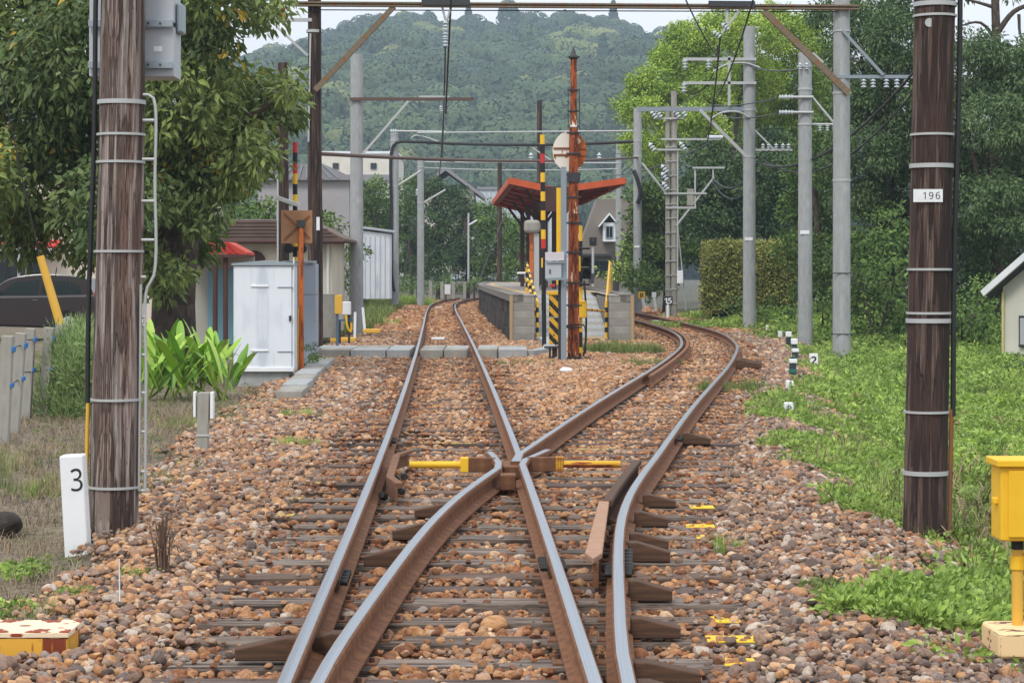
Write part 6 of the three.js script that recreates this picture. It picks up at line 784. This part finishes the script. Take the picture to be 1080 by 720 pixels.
const bladesG = (n, R, h, w, lean, seed) => { const r = rngOf(seed), pos = []; for (let i = 0; i < n; i++) { const a = r() * 6.3, q = R * Math.sqrt(r()), x = Math.cos(a) * q, z = Math.sin(a) * q, H = h * (0.5 + 0.7 * r()), t = r() * 6.3, l = lean * (0.3 + r()), dx = Math.cos(t), dz = Math.sin(t), W = w * (0.6 + 0.6 * r()); const m = V(x + dx * l * H * 0.35, H * 0.6, z + dz * l * H * 0.35), e = V(x + dx * l * H, H * (1 - l * 0.25), z + dz * l * H), b1 = V(x - dz * W, 0, z + dx * W), b2 = V(x + dz * W, 0, z - dx * W), m1 = V(m.x - dz * W * 0.7, m.y, m.z + dx * W * 0.7), m2 = V(m.x + dz * W * 0.7, m.y, m.z - dx * W * 0.7); for (const v of [b1, b2, m2, b1, m2, m1, m1, m2, e]) pos.push(v.x, v.y, v.z); } const g = new THREE.BufferGeometry(); g.setAttribute('position', new THREE.Float32BufferAttribute(pos, 3)); g.computeVertexNormals(); return g; };
const grassG = [1, 2, 3].map((s) => bladesG(26, 0.09, 0.24, 0.0035, 0.6, 300 + s)), strawG = [1, 2].map((s) => bladesG(14, 0.16, 0.1, 0.0025, 1.6, 320 + s));
{
  const r = rngOf(404), weeds = [[], [], []], grass = [[], [], []], straw = [[], []];
  const grassC = () => tint([0.10, 0.15, 0.035], [0.24, 0.30, 0.08], r(), r), weedC = () => tint([0.15, 0.26, 0.035], [0.4, 0.54, 0.11], Math.pow(r(), 1.2), r, 0.25);
  // right bank: leafy ground cover
  for (let d = 9.5; d < 80; d += d < 30 ? 0.09 : d < 50 ? 0.15 : 0.3) for (let x = rightEdge(d) - 0.7; x < Math.min(0.24 * d + 1.5, rightEdge(d) + 14); x += d < 30 ? 0.1 : d < 50 ? 0.17 : 0.34) {
    const X = x + (r() - 0.5) * 0.15, D = d + (r() - 0.5) * 0.15, n = fbm(X * 0.7 + 11, D * 0.55, 4), e = X - rightEdge(D); let p = smooth(e + (n - 0.5) * 3.0, -0.25, 0.3); if (fbm(X * 0.45 + 70, D * 0.3 + 20, 3) > 0.60) p *= 0.25; if (r() > p) continue; const S = d < 30 ? 1 : d < 50 ? 1.45 : 2.3;
    weeds[Math.floor(r() * 3)].push({ p: V(X, height(X, D) + 0.02 + 0.10 * r() * (n + 0.3) * S * smooth(e, 0, 1.4), -D), e: [(r() - 0.5) * 0.6, r() * 6.3, (r() - 0.5) * 0.6], s: S * rr(0.7, 1.4, r), c: weedC() });
    if (r() < 0.03 + 0.12 * smooth(fbm(X * 0.5 + 2, D * 0.3, 2), 0.58, 0.7)) grass[Math.floor(r() * 3)].push({ p: V(X, height(X, D) - 0.02, -D), e: [0, r() * 6.3, 0], s: rr(0.5, 1.3, r), c: grassC() });
    if (r() < 0.05) straw[Math.floor(r() * 2)].push({ p: V(X, height(X, D), -D), e: [0, r() * 6.3, 0], s: rr(1, 2.4, r), c: tint([0.35, 0.28, 0.15], [0.2, 0.15, 0.09], r(), r) });
  }
  // patches given by place: [px, py, radius m, count, kind]
  const patch = (px, py, rad, n, list, c, s0, s1) => { const d = (EYE - 0) * FOCAL / (py - HORIZON), x0 = XA(px, d); for (let i = 0; i < n; i++) { const a = r() * 6.3, q = rad * Math.sqrt(r()), X = x0 + Math.cos(a) * q, D = d + Math.sin(a) * q; list[Math.floor(r() * list.length)].push({ p: V(X, height(X, D) + (list === weeds ? 0.03 : -0.01), -D), e: [(r() - 0.5) * 0.3, r() * 6.3, (r() - 0.5) * 0.3], s: rr(s0, s1, r), c: c() }); } };
  patch(960, 640, 0.42, 170, weeds, weedC, 0.7, 1.3); patch(1010, 620, 0.4, 120, weeds, weedC, 0.7, 1.3); patch(868, 622, 0.14, 20, weeds, grassC, 0.4, 0.7); patch(767, 580, 0.13, 8, grass, weedC, 0.35, 0.55); patch(308, 470, 0.28, 30, grass, weedC, 0.3, 0.5); patch(318, 440, 0.25, 24, grass, weedC, 0.3, 0.6); patch(655, 372, 0.9, 130, grass, grassC, 0.7, 1.4); patch(690, 385, 0.6, 40, grass, grassC, 0.5, 0.9); patch(555, 385, 0.5, 24, grass, grassC, 0.3, 0.6); patch(777, 412, 0.7, 50, grass, grassC, 0.4, 0.9); patch(418, 322, 2.2, 160, grass, weedC, 1.2, 2.6); patch(375, 342, 1.6, 60, grass, weedC, 0.6, 1.3); patch(780, 345, 3, 260, weeds, weedC, 1.6, 2.6); patch(20, 592, 0.2, 16, weeds, weedC, 0.4, 0.8); patch(78, 628, 0.08, 6, weeds, weedC, 0.3, 0.6); patch(12, 640, 0.16, 12, weeds, weedC, 0.4, 0.8); patch(145, 610, 0.1, 5, weeds, weedC, 0.3, 0.5);
  // left: sparse grass and dry litter
  for (let d = 10; d < 60; d += d < 30 ? 0.13 : 0.28) for (let x = Math.max(-0.24 * d - 1.5, leftEdge(d) - 7); x < leftEdge(d) + 0.25; x += d < 30 ? 0.13 : 0.28) {
    const X = x + (r() - 0.5) * 0.14, D = d + (r() - 0.5) * 0.14, n = fbm(X * 0.8 + 31, D * 0.5, 4); if (n > 0.57 && r() < 0.75) grass[Math.floor(r() * 3)].push({ p: V(X, height(X, D) - 0.05, -D), e: [0, r() * 6.3, 0], s: rr(0.25, 0.75, r), c: r() < 0.25 ? tint([0.33, 0.28, 0.14], [0.33, 0.28, 0.14], 0, r) : grassC() });
    if (r() < 0.45) straw[Math.floor(r() * 2)].push({ p: V(X, height(X, D) - 0.045, -D), e: [0, r() * 6.3, 0], s: rr(0.6, 1.4, r), c: tint([0.36, 0.28, 0.18], [0.17, 0.12, 0.08], r(), r) });
    if (n < 0.45 && r() < 0.05) weeds[0].push({ p: V(X, height(X, D) - 0.02, -D), e: [0, r() * 6.3, 0], s: rr(0.4, 0.9, r), c: grassC() });
  }
  // along the far left verge and the far left track
  for (let i = 0; i < 1500; i++) { const D = rr(58, 130, r), X = leftEdge(D) - rr(-0.4, 5, r); grass[i % 3].push({ p: V(X, height(X, D) - 0.05, -D), e: [0, r() * 6.3, 0], s: rr(1, 2.6, r), c: grassC() }); }
  const clumps = [[], [], []];
  for (let i = 0; i < 1100; i++) { const D = rr(13, 52, r), X = rightEdge(D) + rr(0.5, 9, r); if (X > 0.24 * D + 1.5 || fbm(X * 0.55 + 8, D * 0.4 + 60, 3) < 0.5) continue; clumps[i % 3].push({ p: V(X, height(X, D) + rr(0.04, 0.16, r), -D), e: [(r() - 0.5) * 0.5, r() * 6.3, (r() - 0.5) * 0.5], s: rr(0.2, 0.46, r), c: r() < 0.12 ? tint([0.3, 0.27, 0.1], [0.22, 0.16, 0.08], r(), r) : weedC() }); }
  for (let i = 0; i < 60; i++) { const D = rr(13, 20, r), X = rightEdge(D) + rr(0.6, 1.4, r); straw[i % 2].push({ p: V(X, height(X, D), -D), e: [0, r() * 6.3, 0], s: rr(2, 4.5, r), c: tint([0.24, 0.17, 0.1], [0.3, 0.22, 0.13], r(), r) }); }
  const cover = new THREE.Group(); cover.name = 'leafy_ground_cover'; scene.add(cover); tag(cover, 'bright green leafy weeds covering the right bank', null, null, 'stuff'); weeds.forEach((l, i) => copies(cover, 'weeds', weedG[i], M.leaf, l)); clumps.forEach((l, i) => copies(cover, 'broad_weeds', broadG[i], M.leaf, l));
  const gr = new THREE.Group(); gr.name = 'grass'; scene.add(gr); tag(gr, 'thin grass tufts beside the tracks', null, null, 'stuff'); grass.forEach((l, i) => copies(gr, 'grass_tufts', grassG[i], M.leafFar, l));
  const st = new THREE.Group(); st.name = 'dry_litter'; scene.add(st); tag(st, 'dry straw and twigs on the bare earth', null, null, 'stuff'); straw.forEach((l, i) => copies(st, 'straw', strawG[i], M.straw, l));
  console.log('weeds', weeds.flat().length, 'grass', grass.flat().length, 'straw', straw.flat().length);
}
{ // feathery bush at the fence, dead stalks, stake, far hedge bushes
  const o = thing('feathery_bush', 'feathery green bush growing through the concrete fence, left of the thick pole', 'shrub', null, onGround(74, 28)); const fg = [1, 2].map((s) => leafCluster(40, 0.16, 0.09, 0.012, -0.7, 700 + s)); leaves(o, 'foliage', rel(lobesPx([[72, 400, 26], [86, 380, 22], [60, 425, 20], [84, 425, 22], [88, 355, 16], [70, 365, 16], [52, 445, 12], [96, 400, 14]], 27.5, 0.9, 3), o), fg, M.leafFar, 260, pal([0.12, 0.2, 0.06], [0.3, 0.4, 0.15]), 0.85, 710); for (let i = 0; i < 8; i++) part(o, 'stem', rod(V((i - 4) * 0.06, -0.1, 0), V((i - 4) * 0.09, 0.8, (i % 3 - 1) * 0.1), 0.008, 0.004, 5), M.stem);
  const dd = thing('dead_stalks', 'withered brown weed stalks standing in the gravel right of the thick pole', 'dead plant', null, onGround(172, 12.1)), r = rngOf(17), tw = std(0x6a5446, 0.95); for (let i = 0; i < 26; i++) { const a = r() * 6.3, l = rr(0.02, 0.09, r), h = rr(0.16, 0.34, r); part(dd, 'stalk', tube([V(Math.cos(a) * 0.03, -0.02, Math.sin(a) * 0.03), V(Math.cos(a) * l * 0.6, h * 0.5, Math.sin(a) * l * 0.6), V(Math.cos(a + 0.4) * l, h, Math.sin(a + 0.4) * l)], 0.0035, 5, 4), tw); } const sg = leafCluster(24, 0.05, 0.03, 0.012, 0, 720); copies(dd, 'seed_heads', sg, M.straw, [...Array(14)].map(() => ({ p: V(rr(-0.07, 0.07, r), rr(0.14, 0.32, r), rr(-0.05, 0.05, r)), e: [r(), r() * 6, r()], s: rr(0.5, 0.9, r), c: tint([0.2, 0.14, 0.1], [0.28, 0.2, 0.15], r(), r) })));
  solo('thin_stake', 'thin pale stake standing in the gravel near the rusty lid', 'stake', null, rod(onGround(126, 10.9).add(V(0, -0.03, 0)), onGround(125.3, 10.9).add(V(0, 0.24, 0)), 0.004, 0.003, 6), M.whitePaint);
  const shrubsL = [[300, 390, 37, 'weed growing at the foot of the orange post', [[322, 388, 8], [330, 378, 8], [328, 368, 6]]], [268, 418, 30, 'dry scrub in front of the white cabinet plinth', [[262, 416, 10], [275, 420, 10], [255, 424, 8], [285, 422, 7]]]]; shrubsL.forEach(([px, py, d, l, list], i) => { const q = thing('weed_clump', l, 'weeds', null, onGround(px, d)); leaves(q, 'foliage', rel(lobesPx(list, d, 0.4, 800 + i, 0.7), q), weedG, M.leafFar, 160, i ? pal([0.2, 0.15, 0.09], [0.33, 0.26, 0.15]) : mid, 0.8, 820 + i); });
  for (const [i, [px, d, w]] of [[440, 118, 26], [470, 118, 24], [500, 119, 20], [420, 112, 20]].entries()) { const q = thing('low_bush', ['low green bush right of the slim pole foot', 'low green bush by the far bend of the left track', 'low green bush at the far left end of the platform', 'low bush at the foot of the black cable pole'][i], 'shrub', 'bushes at the far bend', at(px, 306, d)); leaves(q, 'foliage', rel(lobesPx([[px, 300, 9], [px + w * 0.4, 302, 8], [px - w * 0.4, 302, 8], [px + w * 0.15, 294, 6]], d, 1.5, 830 + i, 0.8), q), broadG, M.leafFar, 14, mid, 0.5, 850 + i); part(q, 'stem', rod(V(0, -0.6, 0), V(0, 0.4, 0), 0.05), M.bark); }
  for (const [i, x] of [424, 430, 454, 466, 478, 490].entries()) solo('far_fence_post', `pale ${['first', 'second', 'third', 'fourth', 'fifth', 'sixth'][i]} low fence post from the left beyond the far bend`, 'fence post', 'low posts beyond the far bend', box(0.16, 0.9, 0.12, ...at(x, 306, 113).toArray()), M.concreteWarm);
  solo('white_sign_board', 'small white board on the fence beyond the far bend', 'sign', null, rbox(0.3, 0.5, 0.05, 0.01, ...at(472, 305, 111).toArray()), M.whitePaint);
}
renderer.render(scene, camera);
